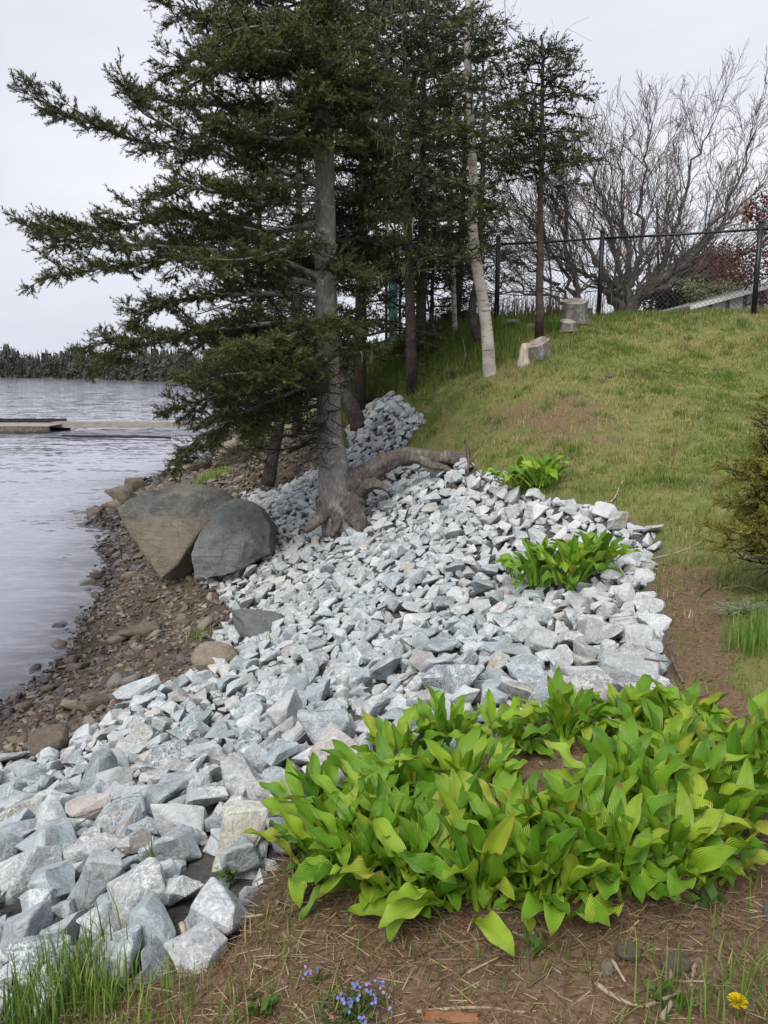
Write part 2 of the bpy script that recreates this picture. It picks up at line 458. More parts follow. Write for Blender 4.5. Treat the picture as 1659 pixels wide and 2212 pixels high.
beach = k.ramp(nf, (.3, (.04, .032, .026)), (.55, (.105, .083, .062)), (.75, (.20, .165, .12)))
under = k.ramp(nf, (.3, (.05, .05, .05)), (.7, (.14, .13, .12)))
duff = k.ramp(nf, (.3, (.03, .022, .014)), (.6, (.085, .06, .035)), (.75, (.15, .11, .07)))
c = k.mix(at.outputs['Alpha'], grass, duff)
fd = k.math('ADD', sx.outputs[0], k.math('MULTIPLY', k.math('SUBTRACT', nm, .5), 1.1))
c = k.mix(k.ramp(fd, (.38, 0.0), (.6, 1.0)), c, soil)
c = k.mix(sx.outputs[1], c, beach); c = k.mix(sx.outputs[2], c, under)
geo = k.n('ShaderNodeNewGeometry'); s3 = k.n('ShaderNodeSeparateXYZ'); k.l(geo.outputs['Position'], s3.inputs[0])
wet = k.ramp(s3.outputs['Z'], (0.03, 1.0), (.14, 0.0))
c = k.mix(wet, c, k.mix(1.0, c, (.4, .38, .38), 'MULTIPLY'))
n = k.bump(nf, .02, .8); n = k.bump(nm, .04, .5, n)
M_GROUND = k.fin(c, .95, n, .15)
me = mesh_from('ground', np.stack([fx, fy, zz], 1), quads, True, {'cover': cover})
tag(link('ground', me, M_GROUND), 'sloping ground of lawn, bare soil and stony shore', None, None, 'structure')

# ------------------------------------------------------------------ water
wx = grid_axis(-1500, -14, 0, 600, .5, 1.2); wy = grid_axis(-40, 2, 30, 2500, .5, 1.2)
WX, WY = np.meshgrid(wx, wy)
dep = np.clip(-height(WX.ravel(), WY.ravel()), -.3, 2)
ii = (np.arange(len(wy) - 1)[:, None] * len(wx) + np.arange(len(wx) - 1)[None]).ravel()
quads = np.stack([ii, ii + 1, ii + 1 + len(wx), ii + len(wx)], 1)
k = NT('water')
def vnoise(scale, sc, det):
    x = k.n('ShaderNodeTexNoise'); x.inputs['Scale'].default_value = sc; x.inputs['Detail'].default_value = det; k.l(k.coord('Object', scale), x.inputs['Vector'])
    y = k.n('ShaderNodeVectorMath', operation='SUBTRACT'); k.l(x.outputs['Color'], y.inputs[0]); y.inputs[1].default_value = (.5, .5, .5); return y.outputs[0]
def vscale(a, f):
    x = k.n('ShaderNodeVectorMath', operation='MULTIPLY'); k.l(a, x.inputs[0]); x.inputs[1].default_value = f; return x.outputs[0]
def vadd(a, b):
    x = k.n('ShaderNodeVectorMath', operation='ADD'); k.l(a, x.inputs[0])
    if isinstance(b, tuple): x.inputs[1].default_value = b
    else: k.l(b, x.inputs[1])
    return x.outputs[0]
gust = k.ramp(k.noise(k.coord('Object', (.05, .22, 1)), 1.0, 3, .6), (.35, .55), (.65, 1.25))
sl = vadd(vscale(vnoise((.45, 1.5, 1), 1.3, 2), (.16, .34, 0)), vscale(vnoise((.55, 1.6, 1), 6.5, 3), (.22, .46, 0)))
gs_ = k.n('ShaderNodeVectorMath', operation='SCALE'); k.l(sl, gs_.inputs[0]); k.l(gust, gs_.inputs['Scale'])
nn_ = k.n('ShaderNodeVectorMath', operation='NORMALIZE'); k.l(vadd(gs_.outputs[0], (0.0, 0.0, 1.0)), nn_.inputs[0]); nrm = nn_.outputs[0]
fr = k.n('ShaderNodeFresnel'); fr.inputs['IOR'].default_value = 1.33; k.l(nrm, fr.inputs['Normal'])
gl = k.n('ShaderNodeBsdfGlossy'); gl.inputs['Roughness'].default_value = .06; gl.inputs['Color'].default_value = (1, 1, 1, 1); k.l(nrm, gl.inputs['Normal'])
tr = k.n('ShaderNodeBsdfTransparent'); tr.inputs['Color'].default_value = (.86, .86, .84, 1)
df = k.n('ShaderNodeBsdfDiffuse'); df.inputs['Color'].default_value = (.26, .275, .34, 1)
dp = k.attr('depth'); turb = k.ramp(dp.outputs['Fac'], (0.0, .12), (.3, .8), (.6, 1.0))
m1 = k.n('ShaderNodeMixShader'); k.l(turb, m1.inputs[0]); k.l(tr.outputs[0], m1.inputs[1]); k.l(df.outputs[0], m1.inputs[2])
m2 = k.n('ShaderNodeMixShader'); k.l(fr.outputs[0], m2.inputs[0]); k.l(m1.outputs[0], m2.inputs[1]); k.l(gl.outputs[0], m2.inputs[2])
k.l(m2.outputs[0], k.out.inputs['Surface'])
me = mesh_from('water', np.stack([WX.ravel(), WY.ravel(), WX.ravel() * 0], 1), quads, True, {'depth': np.clip(dep, 0, 2)})
tag(link('water', me, k.m), 'grey rippled water of the inlet', None, None, 'structure')

# ------------------------------------------------------------------ stones
def stone_mesh(seed, dims, npts, rough, cuts, bevel, name):
    rng = np.random.default_rng(seed)
    d = norm(rng.normal(size=(npts, 3)))
    p = np.sign(d) * np.abs(d) ** .72
    p = p / np.abs(p).max(1, keepdims=True) ** .55 * rng.uniform(.78, 1.06, (npts, 1))
    p = p * dims
    bm = bmesh.new()
    for q in p: bm.verts.new(q)
    r_ = bmesh.ops.convex_hull(bm, input=bm.verts)
    bmesh.ops.delete(bm, geom=[g for g in r_['geom_interior'] if isinstance(g, bmesh.types.BMVert)], context='VERTS')
    bmesh.ops.dissolve_limit(bm, angle_limit=R(14), verts=bm.verts, edges=bm.edges)
    if bevel: bmesh.ops.bevel(bm, geom=list(bm.edges), offset=bevel, segments=1, affect='EDGES', clamp_overlap=True)
    bmesh.ops.triangulate(bm, faces=bm.faces)
    if cuts:
        bmesh.ops.subdivide_edges(bm, edges=[e for e in bm.edges if e.calc_length() > .16], cuts=cuts, use_grid_fill=True)
        bmesh.ops.triangulate(bm, faces=bm.faces)
        from mathutils import noise as mn
        for vt in bm.verts:
            vt.co += vt.normal * (mn.noise(vt.co * 3.1 + Vector((seed, 0, 0))) * rough + mn.noise(vt.co * 8 + Vector((0, seed, 0))) * rough * .4)
    me = bpy.data.meshes.new(name); bm.to_mesh(me); bm.free()
    return me
def arrays(me):
    V = np.empty(len(me.vertices) * 3); me.vertices.foreach_get('co', V)
    F = np.empty(len(me.loops), np.int32); me.loops.foreach_get('vertex_index', F)
    return V.reshape(-1, 3), F.reshape(-1, 3)
rngS = np.random.default_rng(11)
SHAPES = [('blocky', (.48, .42, .36)), ('flat', (.52, .46, .24)), ('slab-like', (.56, .38, .22)), ('wedge-shaped', (.52, .42, .32)), ('pointed', (.48, .38, .36))]
STONES = []      # (shape word, mesh hi, lo arrays)
for i in range(25):
    w, dims = SHAPES[i % 5]
    hi = stone_mesh(100 + i, np.array(dims), [12, 12, 11, 10, 9][i % 5] + i // 5, .045, 1, .022, 'riprap_stone')
    lo = stone_mesh(100 + i, np.array(dims), [12, 12, 11, 10, 9][i % 5] + i // 5, 0, 0, .022, 'tmp')
    STONES.append((w, hi, arrays(lo)))
M_RIP = mat_riprap('quarried_stone', True); M_RIP2 = mat_riprap('quarried_stone_rest', False)
for s in STONES: s[1].materials.append(M_RIP)
def poisson(poly, rfun, tries, rng, taken=None, inner=0.0):
    lo, hi = poly.min(0), poly.max(0)
    P, Rr = ([], []) if taken is None else (list(taken[0]), list(taken[1]))
    n0 = len(P)
    c = rng.uniform(lo, hi, (tries, 2)); ok = edge_dist(c[:, 0], c[:, 1], poly) > inner
    c = c[ok]; rr = rfun(c, rng)
    o = np.argsort(-rr * np.exp(rng.normal(0, .55, len(rr))))   # larger ones tend to come first
    cell = .12; grid = {}
    def put(p, r, i):
        grid.setdefault((int(p[0] // cell), int(p[1] // cell)), []).append(i)
    for i in range(n0): put(P[i], Rr[i], i)
    for j in o:
        p, r = c[j], rr[j]; m = int((r + .32) // cell) + 1; gx_, gy_ = int(p[0] // cell), int(p[1] // cell); bad = False
        for ax in range(gx_ - m, gx_ + m + 1):
            for ay in range(gy_ - m, gy_ + m + 1):
                for i in grid.get((ax, ay), ()):
                    if (P[i][0] - p[0]) ** 2 + (P[i][1] - p[1]) ** 2 < (Rr[i] + r) ** 2 * .60: bad = True; break
                if bad: break
            if bad: break
        if not bad:
            put(p, r, len(P)); P.append(p); Rr.append(r)
    return np.array(P[n0:]), np.array(Rr[n0:])
def slope_frame(x, y):
    e = .12
    n = norm(np.array([height(x - e, y)[0] - height(x + e, y)[0], height(x, y - e)[0] - height(x, y + e)[0], 2 * e]))
    return n
def stone_r(c, rng):
    y = c[:, 1]
    base = np.interp(y, [1.2, 2.6, 4.0, 5.5, 14], [.105, .092, .074, .058, .062])
    return base * np.clip(rng.lognormal(0, .32, len(c)), .55, 1.7)
hero = [  # placed by eye: (u, v, radius, shape index, turn, tone)
    (452, 1985, .128, 5, .4, (.52, .55, .57)), (300, 1945, .10, 10, 1.1, (.44, .45, .45)), (370, 1850, .105, 0, .2, (.40, .44, .46)), (325, 2075, .09, 3, .3, (.27, .30, .33)),
    (55, 2040, .10, 0, .9, (.38, .41, .43)), (205, 1915, .115, 5, 2.0, (.36, .39, .41)), (65, 1895, .11, 15, .1, (.42, .45, .46)), (215, 2010, .075, 4, .8, (.52, .54, .54)),
    (425, 1800, .04, 20, .5, (.42, .33, .29)), (330, 1545, .055, 10, .5, (.50, .43, .30)), (310, 1500, .19, 7, .25, (.36, .42, .46)), (1000, 1255, .05, 15, .2, (.45, .36, .31)),
    (490, 1800, .07, 2, 2.6, (.56, .57, .56)), (380, 1700, .10, 12, 2.2, (.36, .40, .43)), (55, 1660, .11, 11, .4, (.42, .46, .48)), (520, 1870, .085, 0, 1.4, (.32, .36, .38)), (390, 1925, .08, 18, .4, (.5, .52, .53)),
    (250, 2090, .085, 8, .7, (.40, .43, .45)), (150, 2000, .085, 13, 1.9, (.36, .40, .42)), (270, 1800, .10, 14, .3, (.40, .43, .45)), (140, 1800, .10, 1, 1.3, (.38, .42, .44))]
hp = np.array([hit(h[0], h[1])[:2] for h in hero]); hr = np.array([h[2] for h in hero])
PP, RR = poisson(RIP, stone_r, 60000, rngS, (hp, hr * .9), .02)
PP = np.concatenate([hp, PP]); RR = np.concatenate([hr, RR])
# keep stones off the boulders' seats and the hostas growing among them
for (u, v, rad) in ((1215, 1255, .26), (1150, 1050, .22)):
    q = hit(u, v)[:2]; keep = np.hypot(*(PP - q).T) > rad; PP, RR = PP[keep], RR[keep]
N = len(PP)
zS = height(PP[:, 0], PP[:, 1])
edge = edge_dist(PP[:, 0], PP[:, 1], RIP)
shape_i = rngS.integers(0, 25, N); tone = []; word = []
for i in range(N):
    q = rngS.random(); b = rngS.uniform(.48, .95)
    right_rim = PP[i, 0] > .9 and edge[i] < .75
    if q < .035: t_, w_ = np.array((.44, .35, .31)), 'pinkish'
    elif q < .075: t_, w_ = np.array((.47, .42, .31)), 'buff'
    elif q < .13: t_, w_ = np.array((.36, .345, .33)), 'brownish grey'
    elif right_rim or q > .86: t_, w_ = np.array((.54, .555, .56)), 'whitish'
    elif q > .5: t_, w_ = np.array((.33, .395, .415)), 'blue-grey'
    elif q > .3: t_, w_ = np.array((.24, .285, .305)), 'dark grey'
    else: t_, w_ = np.array((.38, .425, .44)), 'pale grey'
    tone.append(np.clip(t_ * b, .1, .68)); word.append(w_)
for i, h in enumerate(hero):
    shape_i[i] = h[3]; tone[i] = np.array(h[5]) * .72; word[i] = {8: 'pinkish', 9: 'buff', 11: 'pinkish', 0: 'whitish', 3: 'dark grey', 7: 'whitish', 12: 'whitish', 16: 'whitish', 15: 'dark grey'}.get(i, 'blue-grey')
mats = np.empty((N, 3, 3)); locs = np.empty((N, 3))
for i in range(N):
    n_ = norm(slope_frame(*PP[i]) + rngS.normal(0, .19 if i >= len(hero) else .1, 3))
    a = norm(np.cross(n_, [math.sin(i * 2.4 + rngS.random()), math.cos(i * 2.4), .1])); b_ = np.cross(n_, a)
    s = RR[i] * 2.35
    mats[i] = np.stack([a, b_, n_], 1) * (s * rngS.uniform(.9, 1.1, 3))
    locs[i] = (PP[i, 0], PP[i, 1], zS[i] - .035 + RR[i] * rngS.uniform(.25, .75))
pj = pix(locs); scr = RR / pj[:, 2] * (1.0 * ((pj[:, 0] > -40) & (pj[:, 0] < 1700) & (pj[:, 1] < 2260)))
# stones hidden behind the hosta bed show least
_hid = (pj[:, 0] > 640) & (pj[:, 1] > 1640); scr[_hid] *= .2
order = np.argsort(-scr); single = set(order[:300].tolist())
LAND = [('at the bottom corner beside the long grass tuft', hit(170, 2110)), ('beside the front of the large hosta bed', hit(600, 1850)), ('behind the large hosta bed', hit(950, 1520)),
        ('on the rim beside the bare soil path', hit(1410, 1400)), ('around the small hosta among the stones', hit(1210, 1250)), ('where the stones meet the brown pebble shore', hit(270, 1570)),
        ('below the grey boulder', hit(560, 1260)), ('on the rim next to the lawn', hit(1330, 1140)), ('at the foot of the big spruce', hit(760, 1170)), ('under the thick spruce root', hit(930, 1060)),
        ('in the middle of the stone bank', hit(800, 1350)), ('in the near part of the stone bank', hit(330, 1750)), ('beside the hosta at the lawn edge', hit(1100, 1080)),
        ('beside the flat grey slab', hit(560, 1400)), ('low on the bank above the pebbles', hit(470, 1500)), ('at the picture edge near the shore', hit(30, 1760)), ('in the narrow strip behind the spruce', hit(820, 930))]
LXY = np.array([l[1][:2] for l in LAND])
SIZE = lambda r: 'large' if r > .105 else 'middling' if r > .08 else 'small'
rest = Acc()
for i in range(N):
    if i in single:
        w, hi, lo = STONES[shape_i[i]]
        o = link('riprap_stone', hi)
        M4 = np.eye(4); M4[:3, :3] = mats[i]; M4[:3, 3] = locs[i]
        o.matrix_world = Matrix(M4.tolist())
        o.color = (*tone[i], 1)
        li = int(np.argmin(np.hypot(*(LXY - PP[i]).T) * np.array([1] * len(LAND))))
        lab = f"{SIZE(RR[i])} {word[i]} {w} stone {LAND[li][0]}"
        if i == 0: lab = 'broad whitish heart-shaped stone lying at the corner of the bare soil'
        tag(o, lab, 'stone', 'riprap stones ' + LAND[li][0])
    else:
        V, F = STONES[shape_i[i]][2]
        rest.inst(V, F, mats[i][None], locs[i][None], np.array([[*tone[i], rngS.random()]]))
# a second, lower course fills the gaps between the stones
ORD = ['first', 'second', 'third', 'fourth', 'fifth', 'sixth', 'seventh', 'eighth', 'ninth', 'tenth', 'eleventh', 'twelfth', 'thirteenth', 'fourteenth', 'fifteenth', 'sixteenth', 'seventeenth', 'eighteenth', 'nineteenth', 'twentieth']
def unlike(objs):                  # things that look alike are told apart by their order across the picture
    byl = {}
    for o in objs: byl.setdefault(o['label'], []).append(o)
    for lab, os_ in byl.items():
        if len(os_) < 2: continue
        os_.sort(key=lambda o: pix(np.array(o.matrix_world.translation if o.parent is None else o.location))[0][0])
        m = len(os_)
        for j, o in enumerate(os_):
            o['label'] = (('leftmost ' if j == 0 else 'rightmost ' if j == m - 1 else 'middle ') + lab) if m <= 3 else f"{ORD[min(j, 19)]} from left, {lab}"
bpy.context.view_layer.update()
unlike([o for o in COL.objects if o.name.startswith('riprap_stone')])
FILL = [arrays(stone_mesh(380 + i, np.array((.5, .42, .34)), 9, 0, 0, 0, 'tmp')) for i in range(6)]
P2, R2 = poisson(RIP, lambda c, r: np.full(len(c), .045) * r.uniform(.7, 1.3, len(c)), 16000, rngS, None, .03)
z2 = height(P2[:, 0], P2[:, 1])
for i in range(len(P2)):
    V, F = FILL[rngS.integers(0, 6)]
    M = frames(rngS.normal(size=(1, 3)), rngS) * R2[i] * 2.2
    rest.inst(V, F, M, np.array([[P2[i, 0], P2[i, 1], z2[i] - .03]]), np.array([[*(np.array((.34, .37, .39)) * rngS.uniform(.5, .85)), rngS.random()]]))
tag(rest.build('riprap_rubble', M_RIP2), 'smaller blue-grey quarried stones filling the bank', None, None, 'stuff')
print('stones', N, 'fill', len(P2))

# ------------------------------------------------------------------ brown shore pebbles and cobbles
COB = [stone_mesh(300 + i, np.array(((.5, .4, .28), (.52, .36, .2), (.46, .42, .34))[i % 3]), 26, .03, 0, .03, 'shore_cobble') for i in range(9)]
M_COB = mat_pebble('shore_cobble', True, None); M_PEB = mat_pebble('shore_pebbles', False, None)
for m in COB:
    m.materials.append(M_COB); m.polygons.foreach_set('use_smooth', [True] * len(m.polygons))
COBLO = [arrays(stone_mesh(340 + i, np.array(((.5, .4, .28), (.52, .36, .2), (.46, .42, .34))[i % 3]), 11, 0, 0, 0, 'tmp')) for i in range(9)]
CT = [((.115, .088, .066), 'brown'), ((.165, .135, .10), 'tan'), ((.085, .077, .073), 'dark grey'), ((.105, .072, .058), 'reddish brown'), ((.24, .21, .16), 'pale buff'), ((.14, .132, .122), 'grey')]
def in_rip(p): return edge_dist(p[:, 0], p[:, 1], RIP)
cp, cr_ = poisson(BEACH, lambda c, r: np.interp(c[:, 1], [5, 9, 18], [.062, .075, .12]) * np.clip(r.lognormal(0, .3, len(c)), .6, 1.7), 1500, rngS, None, .0)
km = (in_rip(cp) < -.08) & (cp[:, 1] < 25); cp, cr_ = cp[km], cr_[km]
BL = [('beside the waterline', at_z(120, 1425, .05)), ('at the foot of the tan boulder', hit(300, 1290)), ('between the boulders and the stone bank', hit(430, 1300)), ('at the toe of the stone bank', hit(200, 1560)),
      ('in the middle of the pebble shore', hit(330, 1420)), ('behind the tan boulder', hit(420, 1040)), ('on shore under spruce branches', hit(560, 1030)), ('at the shore end by the picture edge', hit(30, 1600)), ('between tan boulder and water', hit(240, 1180))]
BXY = np.array([b[1][:2] for b in BL])
cpj = pix(np.column_stack([cp, height(cp[:, 0], cp[:, 1])])); vis = (cpj[:, 0] > -20) & (cpj[:, 0] < 720) & (cpj[:, 1] > 930)
cs = np.where(vis, cr_ / cpj[:, 2], 0); csingle = set(np.argsort(-cs)[:130].tolist())
peb = Acc()
for i in range(len(cp)):
    if cp[i, 1] < 4 and cp[i, 0] > -2: continue
    z = gz(*cp[i]); ti = rngS.integers(0, 6); t_ = np.array(CT[ti][0]) * rngS.uniform(.8, 1.25)
    M = frames(np.array([[math.cos(i * 2.4), math.sin(i * 2.4), rngS.normal(0, .15)]]), rngS)
    n_ = norm(slope_frame(*cp[i]) + rngS.normal(0, .22, 3)); a = norm(np.cross(n_, [math.sin(i * 1.7), math.cos(i * 1.7), 0])); M = np.stack([a, np.cross(n_, a), n_], 1)[None]
    s = cr_[i] * 2.1
    if i in csingle:
        o = link('shore_cobble', COB[i % 9]); M4 = np.eye(4); M4[:3, :3] = M[0] * s; M4[:3, 3] = (cp[i, 0], cp[i, 1], z + cr_[i] * .2)
        o.matrix_world = Matrix(M4.tolist()); o.color = (*t_, 1)
        li = int(np.argmin(np.hypot(*(BXY - cp[i]).T)))
        sz = 'large' if cr_[i] > .12 else 'fist-sized' if cr_[i] < .07 else 'middling'
        tag(o, f"{sz} {CT[ti][1]} rounded cobble {BL[li][0]}", 'cobble', 'shore cobbles ' + BL[li][0])
    else:
        V, F = COBLO[i % 9]; peb.inst(V, F, M * s, np.array([[cp[i, 0], cp[i, 1], z + cr_[i] * .2]]), t_[None])
c = rngS.uniform(BEACH.min(0), BEACH.max(0), (44000, 2)); c = c[(edge_dist(c[:, 0], c[:, 1], BEACH) > -.06) & (in_rip(c) < .05) & (c[:, 1] < 25)]
c = c[rngS.random(len(c)) < np.interp(c[:, 1], [4, 9, 14, 25], [1, 1, .6, .35])]
z = height(c[:, 0], c[:, 1]); sz = np.interp(c[:, 1], [4, 10, 25], [.045, .06, .12]) * np.clip(rngS.lognormal(0, .38, len(c)), .4, 2)
tn = np.array([t[0] for t in CT])[rngS.integers(0, 6, len(c))] * rngS.uniform(.75, 1.3, (len(c), 1))
kk = rngS.integers(0, 9, len(c))
for j in range(9):
    m = kk == j; D = rngS.normal(size=(m.sum(), 3)); D[:, 2] *= .2
    a = norm(D); n_ = norm(np.array([0, 0, 1.0]) + rngS.normal(0, .25, (m.sum(), 3))); b_ = norm(np.cross(n_, a)); a = np.cross(b_, n_)
    peb.inst(*COBLO[j], np.stack([a, b_, n_], 2) * sz[m][:, None, None], np.column_stack([c[m], z[m] + sz[m] * .12]), tn[m])
bpy.context.view_layer.update(); unlike([o for o in COL.objects if o.name.startswith('shore_cobble')])
tag(peb.build('shore_pebbles', M_PEB, smooth=False), 'brown and buff pebbles covering the narrow shore', None, None, 'stuff')
print('pebbles', len(c), 'cobbles', len(cp))

# ------------------------------------------------------------------ boulders
def boulder(name, outline, t, back, ridge, mat, seed, label, cat='boulder', rough=.035, keep=.6):
    """outline: the front edge as measured; ridge: inner points standing proud; back: offset of the rear ring."""
    fr_ = [at_t(u, v, t + dt) for u, v, dt in outline]
    cen = np.mean(fr_, 0)
    pts = list(fr_) + [at_t(u, v, t + dt) for u, v, dt in ridge]
    pts += [cen + (p - cen) * keep + np.array(back) for p in fr_]
    bm = bmesh.new()
    for p in pts: bm.verts.new(p - cen)
    r_ = bmesh.ops.convex_hull(bm, input=bm.verts)
    bmesh.ops.delete(bm, geom=[g for g in r_['geom_interior'] if isinstance(g, bmesh.types.BMVert)], context='VERTS')
    bmesh.ops.dissolve_limit(bm, angle_limit=R(8), verts=bm.verts, edges=bm.edges)
    size = max(np.ptp(np.array(fr_), 0))
    bmesh.ops.bevel(bm, geom=list(bm.edges), offset=.016 * size, segments=2, affect='EDGES', clamp_overlap=True, profile=.5)
    bmesh.ops.triangulate(bm, faces=bm.faces)
    for it in range(5):
        es = [e for e in bm.edges if e.calc_length() > .055 * size]
        if not es: break
        bmesh.ops.subdivide_edges(bm, edges=es, cuts=1); bmesh.ops.triangulate(bm, faces=bm.faces)
    bmesh.ops.smooth_vert(bm, verts=bm.verts, factor=.2, use_axis_x=True, use_axis_y=True, use_axis_z=True)
    from mathutils import noise as mn
    bm.normal_update()
    for vt in bm.verts:
        q = vt.co / size
        vt.co += vt.normal * size * (rough * mn.noise(q * 3 + Vector((seed, 0, 0))) + rough * .5 * mn.noise(q * 9 + Vector((0, seed, 0))) + rough * .3 * mn.noise(q * 22) + rough * .8 * (abs(mn.noise(q * 5 + Vector((2, seed, 1)))) - .25))
    me = bpy.data.meshes.new(name); bm.to_mesh(me); bm.free()
    me.polygons.foreach_set('use_smooth', [True] * len(me.polygons))
    o = link(name, me, mat, None, cen)
    return tag(o, label, cat)
def mat_boulder(name, c0, c1, c2, stain):
    k = NT(name); v = k.coord('Object')
    a, b, f = k.noise(v, 2.2, 4, .6, .5), k.noise(v, 9, 6, .65, .3), k.noise(v, 60, 6, .75)
    strat = k.noise(k.coord('Object', (1, 1, 5)), 3.5, 5, .6, .6)
    c = k.ramp(a, (.34, c0), (.52, c1), (.68, c2))
    c = k.mix(k.ramp(b, (.42, 0.0), (.68, .5)), c, k.mix(1.0, c, (.5, .5, .5), 'MULTIPLY'))
    c = k.mix(k.ramp(f, (.5, 0.0), (.72, .5)), c, (.42, .41, .37))
    sx_ = k.n('ShaderNodeSeparateXYZ'); k.l(v, sx_.inputs[0])
    if stain is not None:
        low = k.math('MULTIPLY', k.ramp(k.math('ADD', sx_.outputs['Z'], k.math('MULTIPLY', k.math('SUBTRACT', b, .5), .5)), (-1.0, 1.0), (.1, 0.0)), .5)
        c = k.mix(low, c, stain)
    cv = k.n('ShaderNodeTexVoronoi', feature='DISTANCE_TO_EDGE'); cv.inputs['Scale'].default_value = 2.1; dv_ = k.n('ShaderNodeVectorMath', operation='ADD'); nz_ = k.n('ShaderNodeTexNoise'); nz_.inputs['Scale'].default_value = 3; nz_.inputs['Detail'].default_value = 5; k.l(v, nz_.inputs['Vector']); k.l(nz_.outputs['Color'], dv_.inputs[0]); k.l(v, dv_.inputs[1]); k.l(dv_.outputs[0], cv.inputs['Vector'])
    crack = k.math('MULTIPLY', k.ramp(cv.outputs['Distance'], (0.0, 1.0), (.016, 0.0)), k.ramp(a, (.42, 0.0), (.55, 1.0)))
    c = k.mix(k.math('MULTIPLY', crack, .32), c, (.04, .037, .033))
    c = k.mix(k.ramp(k.noise(v, 17, 4, .7), (.64, 0.0), (.70, .55)), c, (.36, .365, .34))
    n = k.bump(k.math('SUBTRACT', 1.0, crack), .02, .6); n = k.bump(strat, .05, .6, n); n = k.bump(b, .03, .6, n); n = k.bump(f, .006, .7, n)
    return k.fin(c, .85, n, .25)
M_B1 = mat_boulder('tan_boulder', (.06, .06, .06), (.125, .12, .108), (.205, .19, .158), (.215, .175, .115))
M_B2 = mat_boulder('grey_boulder', (.10, .115, .115), (.145, .16, .155), (.18, .19, .175), None)
M_B3 = mat_boulder('granite_cobble', (.22, .18, .14), (.28, .23, .17), (.33, .28, .21), None)
M_B4 = mat_boulder('brown_slab', (.11, .085, .065), (.15, .12, .09), (.20, .165, .125), None)
boulder('boulder', [(250, 1098, .15), (302, 1060, .5), (392, 1043, .8), (462, 1047, .85), (502, 1076, .6), (470, 1112, .1), (422, 1160, -.15), (384, 1215, -.25), (345, 1256, -.15), (303, 1194, -.05)], 10.1, (.45, .95, -.2),
        [(418, 1245, .25), (352, 1120, -.02)], M_B1, 5, 'large tan and dark leaning boulder on the pebble shore', rough=.026)
boulder('boulder', [(413, 1195, -.1), (428, 1150, 0), (462, 1100, .35), (505, 1073, .55), (556, 1086, .5), (584, 1135, .3), (584, 1200, .1), (500, 1240, -.15), (418, 1254, -.1)], 9.65, (.2, .75, -.15),
        [(490, 1140, -.1), (530, 1170, -.1)], M_B2, 9, 'smooth dark grey-green boulder leaning against the tan boulder', rough=.03)
def low_rock(u, v, sx, sy, sz, turn, mat, seed, label, name='rock', cat='rock', lift=.3):
    p = hit(u, v); me = stone_mesh(seed, np.array((.5, .5, .5)), 22, .05, 2, .06, name)
    me.polygons.foreach_set('use_smooth', [True] * len(me.polygons))
    o = link(name, me, mat, None, (p[0], p[1], p[2] + sz * lift)); o.scale = (sx, sy, sz); o.rotation_euler = (seed * .07 % .2, 0, turn)
    return tag(o, label, cat)
low_rock(560, 1368, .48, .6, .28, .5, M_B2, 401, 'flat dark grey slab half buried in the stone bank')
low_rock(465, 1440, .5, .34, .26, .2, M_B3, 402, 'speckled tan granite cobble at the toe of the bank')
low_rock(300, 1372, .55, .42, .16, .3, M_B4, 403, 'flat brown slab lying among the shore pebbles')
low_rock(100, 1618, .34, .28, .2, .4, M_B4, 404, 'brown rounded rock at the picture edge of the stone bank')
low_rock(205, 1530, .3, .24, .16, 1.2, M_B4, 405, 'brown rounded rock above the shore next to blue slab')
low_rock(155, 1535, .24, .2, .14, .1, M_B3, 406, 'tan rounded rock beside brown rock at the bank toe')
low_rock(262, 1085, .95, .5, .5, -.4, M_B4, 407, 'reddish brown rock behind the tan boulder at the water')
low_rock(295, 1065, .6, .5, .55, .7, M_B4, 408, 'dark red-brown rock at the water behind the tan boulder')
low_rock(428, 1015, 1.0, .7, .6, .3, M_B1, 409, 'pale grey shore rock under the lowest spruce branch')
low_rock(505, 1005, 1.1, .8, .9, .9, M_B3, 410, 'big buff rock under the spruce branches')
low_rock(478, 965, 1.2, .9, 1.0, .2, M_B4, 411, 'brown rock at the far shore edge under branches')
low_rock(210, 1250, .2, .15, .16, .2, M_B4, 412, 'small dark rock standing alone in the shallow water', lift=.45)
low_rock(205, 1118, .4, .3, .25, .2, M_B4, 413, 'dark rock lying at the water edge before tan boulder', lift=.4)
low_rock(520, 900, 1.4, 1.0, 1.2, .2, M_B3, 414, 'far buff rock on the shore seen through the branches')
low_rock(580, 905, 1.2, 1.0, 1.0, .8, M_B4, 415, 'far red-brown rock on the shore seen through the branches')
low_rock(630, 1033, .3, .22, .14, .8, M_B3, 416, 'rounded tan rock lying beside the spruce trunk')
# ------------------------------------------------------------------ bark, needles, leaves
def mat_bark(name, dark, mid, light, scale=1.0, spots=None):
    k = NT(name); v = k.coord('Object', (1, 1, .45)); v2 = k.coord('Object')
    vo = k.n('ShaderNodeTexVoronoi', feature='F1'); vo.inputs['Scale'].default_value = 34 * scale; k.l(v, vo.inputs['Vector'])
    a, f = k.noise(v2, 6 * scale, 5, .65), k.noise(v, 45 * scale, 5, .7)
    c = k.ramp(a, (.3, dark), (.52, mid), (.72, light))
    c = k.mix(k.ramp(vo.outputs['Distance'], (.25, 0.0), (.75, .6)), c, dark)
    c = k.mix(k.ramp(f, (.55, 0.0), (.75, .5)), c, light)
    if spots is not None:
        c = k.mix(k.ramp(k.noise(v2, 14 * scale, 2), (.66, 0.0), (.70, .8)), c, spots)
    n = k.bump(vo.outputs['Distance'], .012 / scale, .8); n = k.bump(f, .006, .8, n); n = k.bump(a, .02, .5, n)
    return k.fin(c, .9, n, .15)
M_BARK = mat_bark('spruce_bark', (.13, .113, .10), (.27, .247, .225), (.37, .35, .325), 1.0, (.45, .45, .44))
